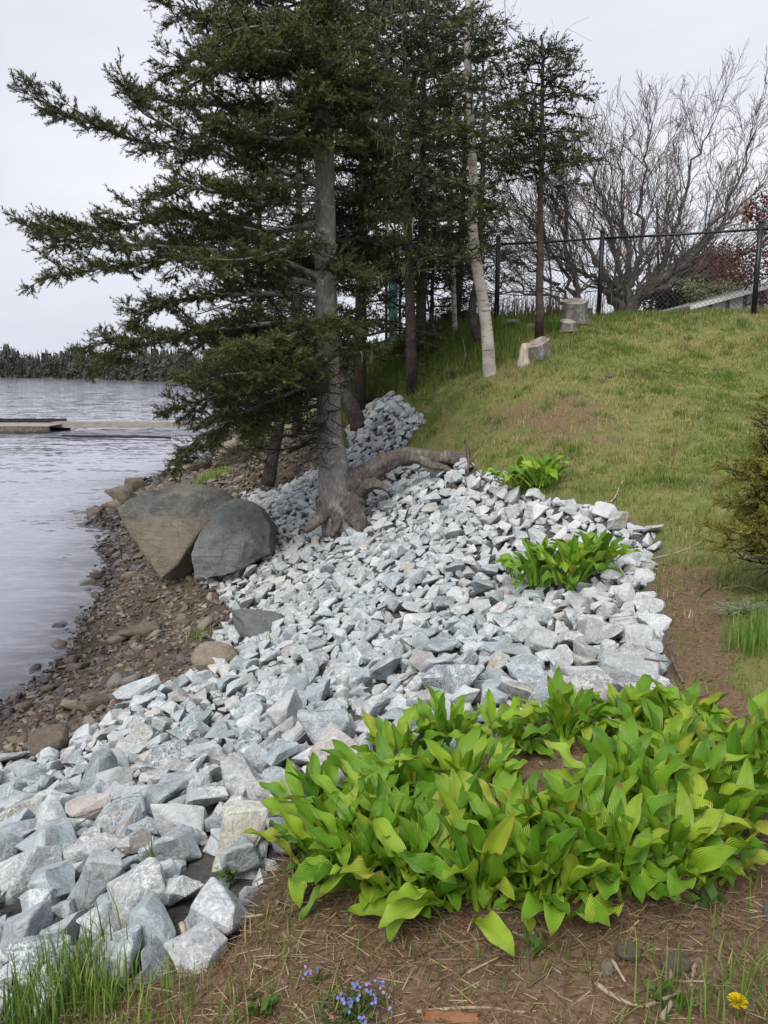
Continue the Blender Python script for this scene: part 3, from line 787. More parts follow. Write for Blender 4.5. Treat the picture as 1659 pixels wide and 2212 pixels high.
M_ROOT = mat_bark('root_bark', (.07, .058, .05), (.16, .138, .122), (.26, .235, .21), .9)
M_DARKBARK = mat_bark('dark_bark', (.04, .032, .028), (.095, .08, .07), (.16, .14, .125), .9)
M_TWIG = mat_bark('twig_bark', (.03, .024, .02), (.065, .055, .045), (.12, .105, .09), 2)
M_GREYBARK = mat_bark('bare_tree_bark', (.04, .034, .031), (.085, .077, .07), (.16, .148, .137), 1)
def mat_tint(name, rough=.6, trans=0.0, spec=.3, var=.35):
    k = NT(name); c = k.attr('tint').outputs['Color']
    c = k.mix(k.ramp(k.noise(k.coord('Object'), 2.2, 2), (.35, 0.0), (.65, var)), c, k.mix(1.0, c, (.55, .6, .5), 'MULTIPLY'))
    m = k.fin(c, rough, None, spec)
    if trans:
        t = k.n('ShaderNodeBsdfTranslucent'); k.l(c, t.inputs['Color']); x = k.n('ShaderNodeMixShader'); x.inputs[0].default_value = trans
        k.l(k.b.outputs[0], x.inputs[1]); k.l(t.outputs[0], x.inputs[2]); k.l(x.outputs[0], k.out.inputs['Surface'])
    return m
M_NEEDLE = mat_tint('needles', .55, .12)
M_LICHEN = mat_tint('beard_lichen', .9, .3, .1)
M_GRASS = mat_tint('grass', .6, .3, .25)
M_TWIGT = mat_tint('twig_wood', .85, 0, .15)
def shoot_template(nn, rlen, wid, seed):
    rng = np.random.default_rng(seed); V = []
    for i in range(nn):
        s = (i + .5) / nn; a = i * 2.4 + rng.uniform(-.3, .3)
        if i % 3 == 0: a = rng.uniform(.2, 2.9)            # more needles on the upper side
        r = np.array([0, math.cos(a), math.sin(a)]); fw = .45 + .7 * s ** 3
        d = norm(np.array([fw, 0, 0]) + r); w = norm(np.cross(d, [1, .2, .1])) * wid
        p = np.array([s * 1.0 - .05, 0, 0])
        V += [p - w, p + w, p + d * rlen * rng.uniform(.8, 1.15)]
    return np.array(V), np.arange(nn * 3).reshape(-1, 3)

class Conifer:
    def __init__(s, seed, needle_n=14, shoot=.085, needle=.30, wid=.040, step2=.072, step3=.055, cols=None):
        s.rng = np.random.default_rng(seed); s.tp = shoot_template(needle_n, needle, wid, seed); s.shoot = shoot; s.step2, s.step3 = step2, step3
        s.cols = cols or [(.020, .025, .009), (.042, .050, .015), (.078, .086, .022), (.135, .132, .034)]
        s.SA, s.SD, s.SL, s.SC = [], [], [], []      # shoots
        s.TA, s.TB, s.TR, s.TQ = [], [], [], []      # twig segments
        s.limbs, s.lich = [], []
    def seg(s, a, b, r0, r1): s.TA.append(a); s.TB.append(b); s.TR.append(r0); s.TQ.append(r1)
    def shoots_on(s, pts, dens=1.0, light=0.0):
        L_ = np.linalg.norm(np.diff(pts, axis=0), axis=1); tot = L_.sum()
        n = max(1, int(tot / (s.shoot * .34) * dens + .5))
        cum = np.concatenate([[0], np.cumsum(L_)])
        for q in np.linspace(.25, 1, n) * tot:
            i = min(np.searchsorted(cum, q, 'right') - 1, len(L_) - 1); f = (q - cum[i]) / max(L_[i], 1e-6)
            p = pts[i] + (pts[i + 1] - pts[i]) * f; t = (pts[i + 1] - pts[i]) / max(L_[i], 1e-6)
            d = t + s.rng.normal(0, .45, 3) + np.array([0, 0, .12])
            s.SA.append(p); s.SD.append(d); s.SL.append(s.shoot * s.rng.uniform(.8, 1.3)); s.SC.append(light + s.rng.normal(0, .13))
    def limb(s, pts, r0, L2=.75, live=.25, dens=1.0, droop=.12, bare=.05, light=0.0, lichen=0.0, start=.08):
        rng = s.rng; pts = smooth_line(pts, 6); n = len(pts)
        rad = np.linspace(r0, max(r0 * .12, .004), n); s.limbs.append((pts, rad))
        L_ = np.linalg.norm(np.diff(pts, axis=0), axis=1); cum = np.concatenate([[0], np.cumsum(L_)]); tot = cum[-1]
        q = tot * start; side = 1
        while q < tot:
            f = q / tot; i = min(np.searchsorted(cum, q, 'right') - 1, n - 2)
            p = pts[i] + (pts[i + 1] - pts[i]) * ((q - cum[i]) / max(L_[i], 1e-6)); T = norm(pts[i + 1] - pts[i])
            S = norm(np.cross(T, [0, 0, 1.0]))
            l2 = L2 * .92 * (1.0 - .45 * f) * rng.uniform(.45, 1.15) * min(1, tot / 1.2 + .3)
            d = norm(T * rng.uniform(.5, .9) + S * side * rng.uniform(.6, 1.0) + np.array([0, 0, rng.normal(.05, .32)]))
            m = max(3, int(l2 / .12) + 2); tt = np.linspace(0, 1, m)[:, None]
            sp = p + d * l2 * tt + np.array([0, 0, -1.0]) * droop * l2 * (tt ** 1.5) + np.array([0, 0, 1.0]) * .22 * l2 * tt ** 3 + rng.normal(0, .012, (m, 3)) * tt
            for j in range(m - 1): s.seg(sp[j], sp[j + 1], .0075 * (1 - j / m) + .002, .0075 * (1 - (j + 1) / m) + .002)
            if lichen and rng.random() < lichen: s.lich.append((sp[m // 2], rng.uniform(.12, .34)))
            alive = f > live * rng.uniform(.6, 1.3)
            q3 = l2 * (.15 if alive else .25); sd = 1; S2 = norm(np.cross(d, [0, 0, 1.0]))
            while q3 < l2:
                g = q3 / l2; j = min(int(g * (m - 1)), m - 2); b0 = sp[j] + (sp[j + 1] - sp[j]) * (g * (m - 1) - j)
                l3 = rng.uniform(.06, .19) * (1.15 - .5 * g)
                d3 = norm(d * .7 + S2 * sd * .75 + np.array([0, 0, rng.normal(.1, .4)])); b1 = b0 + d3 * l3 + np.array([0, 0, -.1 * l3])
                s.seg(b0, b1, .0035, .0018)
                if alive or (g > .55 and rng.random() < .5):
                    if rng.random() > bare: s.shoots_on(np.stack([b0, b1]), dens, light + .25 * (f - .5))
                sd = -sd if rng.random() < .8 else sd; q3 += s.step3 * rng.uniform(.6, 1.5)
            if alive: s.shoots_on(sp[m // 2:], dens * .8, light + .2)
            side = -side; q += s.step2 * rng.uniform(.6, 1.4)
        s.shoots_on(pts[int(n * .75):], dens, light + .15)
    def arrays_shoot(s):
        M = frames(np.array(s.SD), s.rng) * np.array(s.SL)[:, None, None]
        # roll so that local z points up
        D = norm(np.array(s.SD)); a = norm(np.cross(np.array([[0, 0, 1.0]]), D) + 1e-6); b = np.cross(D, a)
        M = np.stack([D, a, b], 2) * np.array(s.SL)[:, None, None]
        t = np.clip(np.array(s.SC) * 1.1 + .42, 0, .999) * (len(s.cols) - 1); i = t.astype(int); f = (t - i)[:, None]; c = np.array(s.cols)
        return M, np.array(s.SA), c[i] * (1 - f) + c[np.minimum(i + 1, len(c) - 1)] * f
    def build(s, root, trunk_vf, trunk_mat, branch_parts=0):
        o0 = np.array(root.location)
        a = Acc(); a.add(trunk_vf[0], trunk_vf[1]); a.build('trunk', trunk_mat, root, True, o0)
        s.limbs.sort(key=lambda l: -l[1][0]); tw = Acc()
        for i, (p, r) in enumerate(s.limbs):
            V, F = tube(p, r, 6 if i < branch_parts else 5, s.rng, .06)
            if i < branch_parts:
                b = Acc(); b.add(V, F); b.build('branch', M_BARK, root, True, o0)
            else: tw.add(V, F)
        if s.TA: prisms(tw, np.array(s.TA), np.array(s.TB), np.array(s.TR), np.array(s.TQ))
        cr = Acc(); M, T, C = s.arrays_shoot(); cr.inst(s.tp[0], s.tp[1], M, T, C)
        c = cr.build('crown', M_NEEDLE, root, False, o0)
        t = tw.build('twigs', M_TWIG, c, False, o0)
        if t: t['kind'] = 'stuff'
        if s.lich:
            la = Acc(); rng = s.rng
            for p, l in s.lich:
                for _ in range(rng.integers(4, 8)):
                    x = p + rng.normal(0, .05, 3) * [1, 1, .3]; ln = l * rng.uniform(.4, 1.1); w = .008 * rng.uniform(.6, 1.6); n = 4
                    a_ = rng.uniform(0, 6.28); dx = np.array([math.cos(a_), math.sin(a_), 0]); V = []
                    for j in range(n):
                        g = j / (n - 1); cpt = x + np.array([rng.normal(0, .012), rng.normal(0, .012), -ln * g]); ww = w * (1.2 - g) * rng.uniform(.7, 1.5)
                        V += [cpt - dx * ww, cpt + dx * ww]
                    F = [(2 * j, 2 * j + 1, 2 * j + 3, 2 * j + 2) for j in range(n - 1)]
                    la.add(np.array(V), np.array(F), np.array([[.23, .24, .15]]) * rng.uniform(.7, 1.25))
            lo = la.build('hanging_lichen', M_LICHEN, c, False, o0)
            if lo: lo['kind'] = 'stuff'; lo['label'] = 'pale grey-green beard lichen hanging from the branches'
        print(root.name, 'shoots', len(s.SA), 'twigs', len(s.TA))

# ------------------------------------------------------------------ the big spruce on the bank
YB = 9.35
TRK = [(738, 1150, .25), (733, 1105, .235), (727, 1060, .22), (720, 1010, .19), (714, 960, .165), (711, 900, .148), (708, 800, .139), (706, 700, .134), (704, 600, .128), (703, 500, .122), (702, 400, .114), (701, 300, .106), (700, 200, .10), (700, 100, .094), (699, 0, .088), (698, -120, .08), (697, -300, .066), (696, -500, .05), (695, -800, .015)]
tp_ = smooth_line([at_y(u, v, YB) for u, v, r_ in TRK], 4); tr_ = np.interp(np.linspace(0, 1, len(tp_)), np.linspace(0, 1, len(TRK)), [r_ for *_, r_ in TRK])
big = empty('spruce_tree', at_y(735, 1140, YB))
tag(big, 'big old spruce with exposed roots standing in the stone bank', 'tree', 'spruce trees')
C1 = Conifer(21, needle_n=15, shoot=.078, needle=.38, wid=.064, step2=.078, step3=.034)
def trunk_pt(v): return at_y(np.interp(v, [-800, 0, 600, 1000], [695, 699, 704, 719]), v, YB)
rb = C1.rng
def big_limb(v0, way, r0=.035, L2=.8, live=.2, **kw):
    """v0: height on the trunk; way: measured points (u, v, metres nearer (-) or farther (+))."""
    way = [(704 + (u - 704) * .955, v, dy) for u, v, dy in way]
    C1.limb([trunk_pt(v0)] + [at_y(u, v, YB + dy) for u, v, dy in way], r0, L2, live, **kw)
# limbs reaching out over the water, as measured
big_limb(400, [(600, 370, .2), (450, 330, .4), (300, 310, .5), (170, 265, .5), (50, 215, .5)], .045, .75, .3, light=-.05)
big_limb(330, [(560, 310, -.4), (430, 300, -.6), (300, 250, -.7), (275, 215, -.7)], .035, .7, .25)
big_limb(480, [(560, 500, .5), (400, 470, .8), (220, 490, .9), (30, 492, .9)], .045, .85, .25)
big_limb(620, [(600, 600, .1), (540, 585, .2), (400, 560, .3), (230, 575, .4), (60, 600, .4)], .05, .7, .35)
big_limb(605, [(590, 560, -.3), (450, 540, -.5), (300, 530, -.7), (90, 520, -.8)], .04, .8, .35)
big_limb(640, [(570, 634, -.2), (440, 640, -.4), (340, 655, -.6), (285, 682, -.7)], .042, .6, .4)
big_limb(700, [(640, 693, -.3), (520, 705, -.5), (380, 720, -.7), (165, 742, -.9)], .04, .7, .35)
big_limb(720, [(600, 730, .5), (450, 720, .8), (300, 740, .9), (200, 790, .9)], .035, .7, .35)
big_limb(780, [(620, 820, .3), (520, 840, .4), (420, 865, .5), (360, 885, .5)], .032, .75, .35, droop=.3)
big_limb(800, [(620, 850, -.2), (500, 900, -.4), (410, 950, -.5), (365, 1015, -.5)], .032, .6, .4, droop=.4)
big_limb(760, [(600, 800, -.7), (480, 810, -1.0), (400, 830, -1.1)], .03, .7, .35, droop=.25)
big_limb(840, [(640, 870, .5), (560, 900, .9), (450, 900, 1.2)], .028, .6, .6, droop=.3, dens=.6)
big_limb(700, [(640, 720, -.9), (560, 750, -1.4), (480, 745, -1.7)], .03, .75, .3, light=.12)
big_limb(780, [(650, 800, -.8), (600, 800, -1.3), (560, 815, -1.6)], .025, .6, .35, light=.1)
big_limb(790, [(640, 830, .6), (560, 870, .9), (480, 920, 1.0), (440, 960, 1.0)], .028, .75, .3, droop=.35)
big_limb(830, [(650, 860, -.3), (590, 900, -.5), (530, 930, -.6)], .024, .6, .35, droop=.35)
big_limb(770, [(640, 800, 1.0), (540, 830, 1.6), (470, 870, 1.9)], .028, .8, .3, droop=.3)
big_limb(100, [(600, 90, .1), (480, 50, .2), (400, 20, .2), (335, 8, .2)], .035, .7, .2)
big_limb(180, [(600, 160, .3), (480, 120, .5), (400, 130, .6), (335, 165, .6)], .035, .75, .2)
big_limb(150, [(620, 120, -.7), (540, 110, -1.1), (470, 130, -1.3), (430, 160, -1.4)], .035, .85, .2, light=.15)
big_limb(60, [(620, 60, -.6), (520, 60, -.9), (470, 80, -1.0)], .03, .7, .2, light=.1)
big_limb(250, [(600, 250, .6), (470, 230, .9), (370, 220, 1.0), (280, 205, 1.0)], .035, .8, .2)
big_limb(280, [(600, 300, -.7), (520, 280, -1.0), (440, 270, -1.2)], .03, .8, .2, light=.08)
big_limb(430, [(600, 430, -.5), (480, 420, -.9), (390, 400, -1.1), (330, 420, -1.1)], .035, .8, .25, light=.05)
big_limb(520, [(610, 540, -.8), (520, 560, -1.2), (430, 560, -1.5)], .03, .7, .35, light=.05)
big_limb(540, [(560, 520, 1.0), (420, 520, 1.4), (330, 560, 1.6)], .035, .8, .3)
big_limb(-40, [(600, -20, 0), (470, -30, .1), (380, -60, .1)], .03, .7, .2)
# limbs to the other sides
for v0, u1, v1, dy in [(120, 820, 90, .3), (180, 860, 180, -.5), (250, 850, 235, .4), (240, 830, 300, -.6), (330, 850, 350, .6), (400, 860, 470, -.1), (450, 840, 440, .7), (520, 840, 540, .5), (585, 800, 600, -.5), (610, 850, 580, .5), (690, 800, 700, .8), (40, 820, 30, -.3), (-30, 830, -40, .2), (740, 790, 760, -.5)]:
    p = trunk_pt(v0); q = at_y(u1, v1, YB + dy); mid = (p + q) / 2 + [0, 0, .06]
    C1.limb([p, mid, q], .026, .55, .35, lichen=.35, dens=.7, light=-.1)
for _ in range(26):                                   # towards and away from the viewer
    v0 = rb.uniform(-120, 760); a = rb.uniform(0, 6.28); l = rb.uniform(.9, 1.9); p = trunk_pt(v0)
    d = np.array([math.cos(a) * .8 - .25, math.sin(a), 0])
    if d[1] < -.1: d[1] *= -.6
    q = p + d * l + [0, 0, rb.uniform(-.25, .2)]; C1.limb([p, (p + q) / 2 + [0, 0, .05], q], .022, .6, .3, dens=.8, light=-.12, lichen=.12)
for v0, u1, v1, dy in [(20, 640, 60, -.9), (60, 760, 90, -.8), (130, 690, 190, -1.0), (170, 770, 200, -.7), (210, 650, 240, -.9), (270, 735, 310, -.8), (-20, 720, 30, -.8), (300, 660, 340, -.6), (100, 720, 130, -1.1), (560, 760, 590, -.6), (680, 770, 720, -.7)]:
    p = trunk_pt(v0); q = at_y(u1, v1, YB + dy); C1.limb([p, (p + q) / 2 + [0, 0, .05], q], .018, .5, .3, dens=.8, light=.05)
for _ in range(34):                                   # dead snags low on the trunk
    v0 = rb.uniform(720, 960); a = rb.uniform(1.6, 4.8); l = rb.uniform(.3, 1.5); p = trunk_pt(v0); q = p + np.array([math.cos(a), math.sin(a) * .8, rb.uniform(-.3, .05)]) * l
    C1.limb([p, (p + q) / 2 + rb.normal(0, .04, 3), q], .010, .5, 9.0, dens=.15, bare=.97, droop=.2)
V, F = tube(tp_, tr_, 18, C1.rng, .018)
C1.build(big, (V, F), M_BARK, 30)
o0 = np.array(big.location)
def root_part(way, rr, name='root'):
    p = smooth_line([at_y(u, v, y) for u, v, y in way], 5); r_ = np.interp(np.linspace(0, 1, len(p)), np.linspace(0, 1, len(rr)), rr)
    p = np.stack([np.interp(np.linspace(0, len(p) - 1, len(p) * 3), np.arange(len(p)), p[:, j]) for j in range(3)], 1); r_ = np.interp(np.linspace(0, 1, len(p)), np.linspace(0, 1, len(r_)), r_)
    lump = 1 + .10 * np.sin(np.arange(len(p)) * .9 + way[0][0]) * np.sin(np.arange(len(p)) * .37)
    V, F = tube(p, r_ * lump, 16, C1.rng, .035)
    cen_ = np.repeat(p, 16, 0); dv = V[:len(cen_)] - cen_; an_ = np.tile(np.arange(16), len(p)); V[:len(cen_)] = cen_ + dv * (1 + .13 * np.sin(an_ * 6.28 / 16 * 5 + np.repeat(np.arange(len(p)), 16) * .12)[:, None])
    a = Acc(); a.add(V, F); a.build(name, M_ROOT, big, True, o0)
root_part([(728, 1020, 9.35), (752, 1040, 9.33), (782, 1030, 9.32), (825, 1003, 9.32), (880, 985, 9.35), (940, 990, 9.35), (985, 990, 9.4), (1020, 1000, 9.55), (1045, 1025, 9.8)], [.13, .15, .145, .115, .10, .092, .088, .075, .05])
root_part([(960, 988, 9.36), (990, 1000, 9.3), (1012, 1022, 9.25), (1020, 1045, 9.25)], [.07, .05, .03, .015])
root_part([(900, 985, 9.35), (930, 1004, 9.25), (965, 1012, 9.2), (985, 1030, 9.2)], [.08, .05, .035, .015])
root_part([(770, 1060, 9.3), (800, 1045, 9.2), (825, 1050, 9.1), (840, 1062, 9.0)], [.12, .08, .04, .02])
root_part([(715, 1085, 9.3), (700, 1108, 9.2), (682, 1128, 9.1), (660, 1148, 9.0)], [.13, .10, .065, .035])
root_part([(745, 1085, 9.3), (765, 1110, 9.2), (775, 1135, 9.1), (770, 1160, 9.0)], [.17, .14, .09, .04])
root_part([(720, 1100, 9.25), (728, 1130, 9.1), (715, 1160, 9.0)], [.12, .06, .03])
root_part([(770, 1040, 9.4), (762, 1085, 9.3), (750, 1110, 9.25)], [.16, .17, .12])

# ------------------------------------------------------------------ the spruces behind
def back_spruce(u, v, y, top_v, lean, r0, nlimb, rng_seed, label, crown=(0.15, 1.0), reach=1.3, lich=.1, sides=None, cols=None, dens=.8, shoot=.115, bare_low=0, extra=()):
    p0 = at_y(u, v, y); p0[2] = min(p0[2], gz(p0[0], p0[1]) + .05) - .05; p1 = at_y(u + lean, top_v, y)
    C = Conifer(rng_seed, needle_n=9, shoot=shoot, needle=.33, wid=.095, step2=.12, step3=.085, cols=cols)
    e = empty('spruce_tree', p0); tag(e, label, 'tree', 'spruce trees')
    tt = np.linspace(0, 1, 12)[:, None]; pts = p0 + (p1 - p0) * tt + C.rng.normal(0, .02, (12, 3)) * tt
    H = np.linalg.norm(p1 - p0)
    nlimb = int(nlimb * 1.5)
    for i in range(nlimb):
        f = crown[0] + (crown[1] - crown[0]) * (i + C.rng.random()) / nlimb
        p = p0 + (p1 - p0) * f; a = i * 2.4 + C.rng.uniform(-.5, .5)
        if sides is not None: a = C.rng.uniform(*sides)
        l = reach * 1.12 * (1.08 - f * .6) * C.rng.uniform(.55, 1.15); q = p + np.array([math.cos(a), math.sin(a), C.rng.uniform(-.25, .12)]) * l
        C.limb([p, (p + q) / 2 + [0, 0, .08 * l], q], .02 * r0 / .08 * .8, .55 * reach / 1.3, .25, dens=dens, lichen=lich, light=C.rng.uniform(-.25, .12))
    for v0, u1, v1, yy in extra:
        p = p0 + (p1 - p0) * np.clip((v - v0) / (v - top_v), 0, 1); q = at_y(u1, v1, yy); C.limb([p, (p + q) / 2 + [0, 0, .12], q], .02, .75, .35, dens=1.1, light=C.rng.uniform(-.1, .15))
    for i in range(bare_low):
        f = C.rng.uniform(.03, crown[0] + .1); p = p0 + (p1 - p0) * f; a = C.rng.uniform(0, 6.28); l = C.rng.uniform(.3, 1.0)
        q = p + np.array([math.cos(a), math.sin(a), -.25]) * l; C.limb([p, (p + q) / 2, q], .009, .4, 9, bare=1.0, dens=.1)
    C.build(e, tube(pts, np.linspace(r0, r0 * .25, 12), 10, C.rng, .03), M_DARKBARK, 4)
DK = [(.020, .026, .011), (.038, .047, .016), (.065, .076, .022), (.098, .102, .032)]
back_spruce(890, 845, 13.0, -60, -18, .10, 46, 31, 'slim spruce with bare lower trunk at the top of the stone strip', (.30, 1.0), 1.25, .25, cols=DK, bare_low=10, extra=[(120, 1055, 85, 11.4), (160, 1078, 120, 11.5), (220, 1040, 190, 11.2), (250, 1070, 250, 11.6), (330, 1045, 320, 11.3), (450, 1085, 452, 11.5), (470, 1040, 470, 11.2), (540, 1010, 560, 11.4), (60, 1010, 40, 11.3), (280, 1010, 280, 11.2), (400, 1000, 400, 11.3)])
back_spruce(908, 775, 14.6, -80, 10, .11, 40, 32, 'slim spruce just behind another, near the teal panel', (.30, 1.0), 1.4, .15, cols=DK, bare_low=8)
back_spruce(775, 880, 14.0, -120, 20, .13, 48, 33, 'dark spruce directly behind the big spruce trunk', (.12, 1.0), 1.4, .2, cols=DK, bare_low=8)
back_spruce(640, 960, 16.5, 20, 10, .12, 44, 35, 'dark bushy spruce on the water side behind the big trunk', (.12, 1.0), 1.5, .05, cols=DK)
back_spruce(560, 985, 20.0, 150, 0, .12, 40, 36, 'far spruce by the shore behind the reaching limbs', (.3, 1.0), 1.7, .0, cols=DK)
back_spruce(985, 790, 16.5, 20, 30, .09, 34, 37, 'spruce partly hidden behind the white birch', (.25, 1.0), 1.25, .05, cols=DK)
back_spruce(1165, 718, 13.4, 72, 6, .075, 34, 38, 'small thin spruce with clear trunk standing before the fence', (.52, .95), 1.15, .0, dens=.8, cols=[(.022, .028, .011), (.045, .054, .016), (.075, .084, .022), (.11, .112, .03)])
back_spruce(930, 740, 15.4, 420, 12, .05, 26, 39, 'short spruce sapling in the shade beside the fence', (.2, 1.0), 1.0, .0, cols=DK)
# the leaning dead spruce at the water side
_dead = empty('dead_spruce', at_y(585, 1035, 13.6)); tag(_dead, 'leaning half dead spruce with dark trunk by the shore rocks', 'tree', 'spruce trees')
CD = Conifer(41, needle_n=9, shoot=.09, cols=DK, wid=.06, step2=.1, step3=.09)
dpts = smooth_line([at_y(578, 1050, 13.6), at_y(590, 980, 13.7), at_y(606, 900, 13.8), at_y(628, 800, 14.0), at_y(640, 700, 14.0), at_y(645, 600, 14)], 4)
for _ in range(46):
    i = CD.rng.integers(3, len(dpts) - 1); p = dpts[i]; a = CD.rng.uniform(1.9, 5.2); l = CD.rng.uniform(.5, 1.9); q = p + np.array([math.cos(a), math.sin(a) * .7, CD.rng.uniform(-.35, .1)]) * l
    CD.limb([p, (p + q) / 2 + [0, 0, .06], q], .013, .6, .75 if CD.rng.random() < .45 else 9, dens=.5, bare=.4, light=-.1)
CD.build(_dead, tube(dpts, np.linspace(.13, .05, len(dpts)), 10, CD.rng, .05), M_DARKBARK, 0)
_b = empty('leaning_trunk', at_y(770, 925, 13.2)); tag(_b, 'dark leaning tree trunk half hidden behind the big spruce', 'tree')
a = Acc(); a.add(*tube(smooth_line([at_y(776, 925, 13.2), at_y(762, 885, 13.2), at_y(742, 840, 13.3), at_y(728, 780, 13.5), at_y(715, 640, 13.8)], 4), np.linspace(.15, .08, 17), 10, CD.rng, .06)); a.build('trunk', M_DARKBARK, _b, True, np.array(_b.location))

# ------------------------------------------------------------------ birches
k = NT('birch_bark'); v = k.coord('Object', (1, 1, 7)); lent = k.noise(v, 5, 4, .6); big_ = k.noise(k.coord('Object'), 3.2, 4, .6); fine = k.noise(k.coord('Object'), 40, 4)
c = k.ramp(big_, (.3, (.27, .235, .20)), (.5, (.45, .41, .36)), (.7, (.60, .57, .52)))
c = k.mix(k.ramp(lent, (.57, 0.0), (.66, .85)), c, (.12, .10, .09)); c = k.mix(k.ramp(big_, (.58, 0.0), (.68, .7)), c, (.16, .14, .125))
M_BIRCH = k.fin(c, .75, k.bump(fine, .004, .7), .25)
def birch(way, rr, mat, label, seed, twigs, group='birch trees'):
    rng = np.random.default_rng(seed); p = smooth_line([at_y(u, v, y) for u, v, y in way], 5); r_ = np.interp(np.linspace(0, 1, len(p)), np.linspace(0, 1, len(rr)), rr)
    e = empty('birch_tree', p[0]); tag(e, label, 'tree', group); a = Acc(); a.add(*tube(p, r_, 12, rng, .02)); a.build('trunk', mat, e, True, p[0])
    A, B, R0, R1 = [], [], [], []
    def rec(b, d, l, r, dep):
        n = 5
        for i in range(n):
            d = norm(d + rng.normal(0, .16, 3) + np.array([0, 0, .06])); q = b + d * l / n; A.append(b); B.append(q); R0.append(r * (1 - i / n * .5)); R1.append(r * (1 - (i + 1) / n * .5)); b = q
            if dep > 0 and i > 0: rec(b, norm(d + rng.normal(0, .6, 3)), l * rng.uniform(.4, .7), r * .55, dep - 1)
    for _ in range(twigs):
        i = rng.integers(int(len(p) * .35), len(p)); a_ = rng.uniform(0, 6.28)
        rec(p[i], norm(np.array([math.cos(a_), math.sin(a_), rng.uniform(.1, .9)])), rng.uniform(.5, 1.5), .010, 2)
    if A:
        t = Acc(); prisms(t, A, B, np.array(R0), np.array(R1)); b = t.build('twigs', M_TWIG, e, False, p[0]); b['kind'] = 'stuff'
    return e
birch([(1060, 822, 12), (1057, 795, 12), (1052, 720, 12), (1042, 640, 12), (1030, 575, 12), (1020, 480, 12), (1022, 380, 12), (1018, 300, 12), (1014, 200, 12), (1010, 100, 12), (1012, 0, 12), (1018, -150, 12), (1010, -300, 12)], [.115, .105, .092, .086, .08, .072, .066, .06, .056, .05, .045, .03, .01], M_BIRCH, 'white birch with pale peeling bark on the lawn edge', 51, 16)
birch([(1033, 735, 13.3), (1022, 700, 13.3), (1020, 660, 13.3), (1030, 610, 13.3), (1035, 540, 13.3), (1040, 430, 13.3), (1046, 250, 13.3), (1040, 60, 13.3)], [.075, .068, .062, .058, .052, .045, .03, .012], M_GREYBARK, 'thin crooked grey tree trunk just behind the white birch', 52, 10)
birch([(985, 770, 14.5), (975, 500, 14.5), (970, 250, 14.5), (972, 100, 14.5), (965, -50, 14.5), (960, -200, 14.5)], [.05, .045, .04, .035, .03, .01], M_BIRCH, 'thin pale birch rising among the spruces', 53, 12)
birch([(1180, 718, 14.0), (1190, 600, 14.0), (1160, 400, 14), (1150, 260, 14), (1165, 150, 14)], [.02, .018, .014, .01, .004], M_GREYBARK, 'wispy bare sapling beside the small thin spruce', 54, 6)
birch([(955, 775, 13.6), (940, 720, 13.6), (925, 660, 13.6), (922, 600, 13.6)], [.022, .02, .015, .008], M_GREYBARK, 'short dead sapling leaning near the slim spruce', 55, 4)

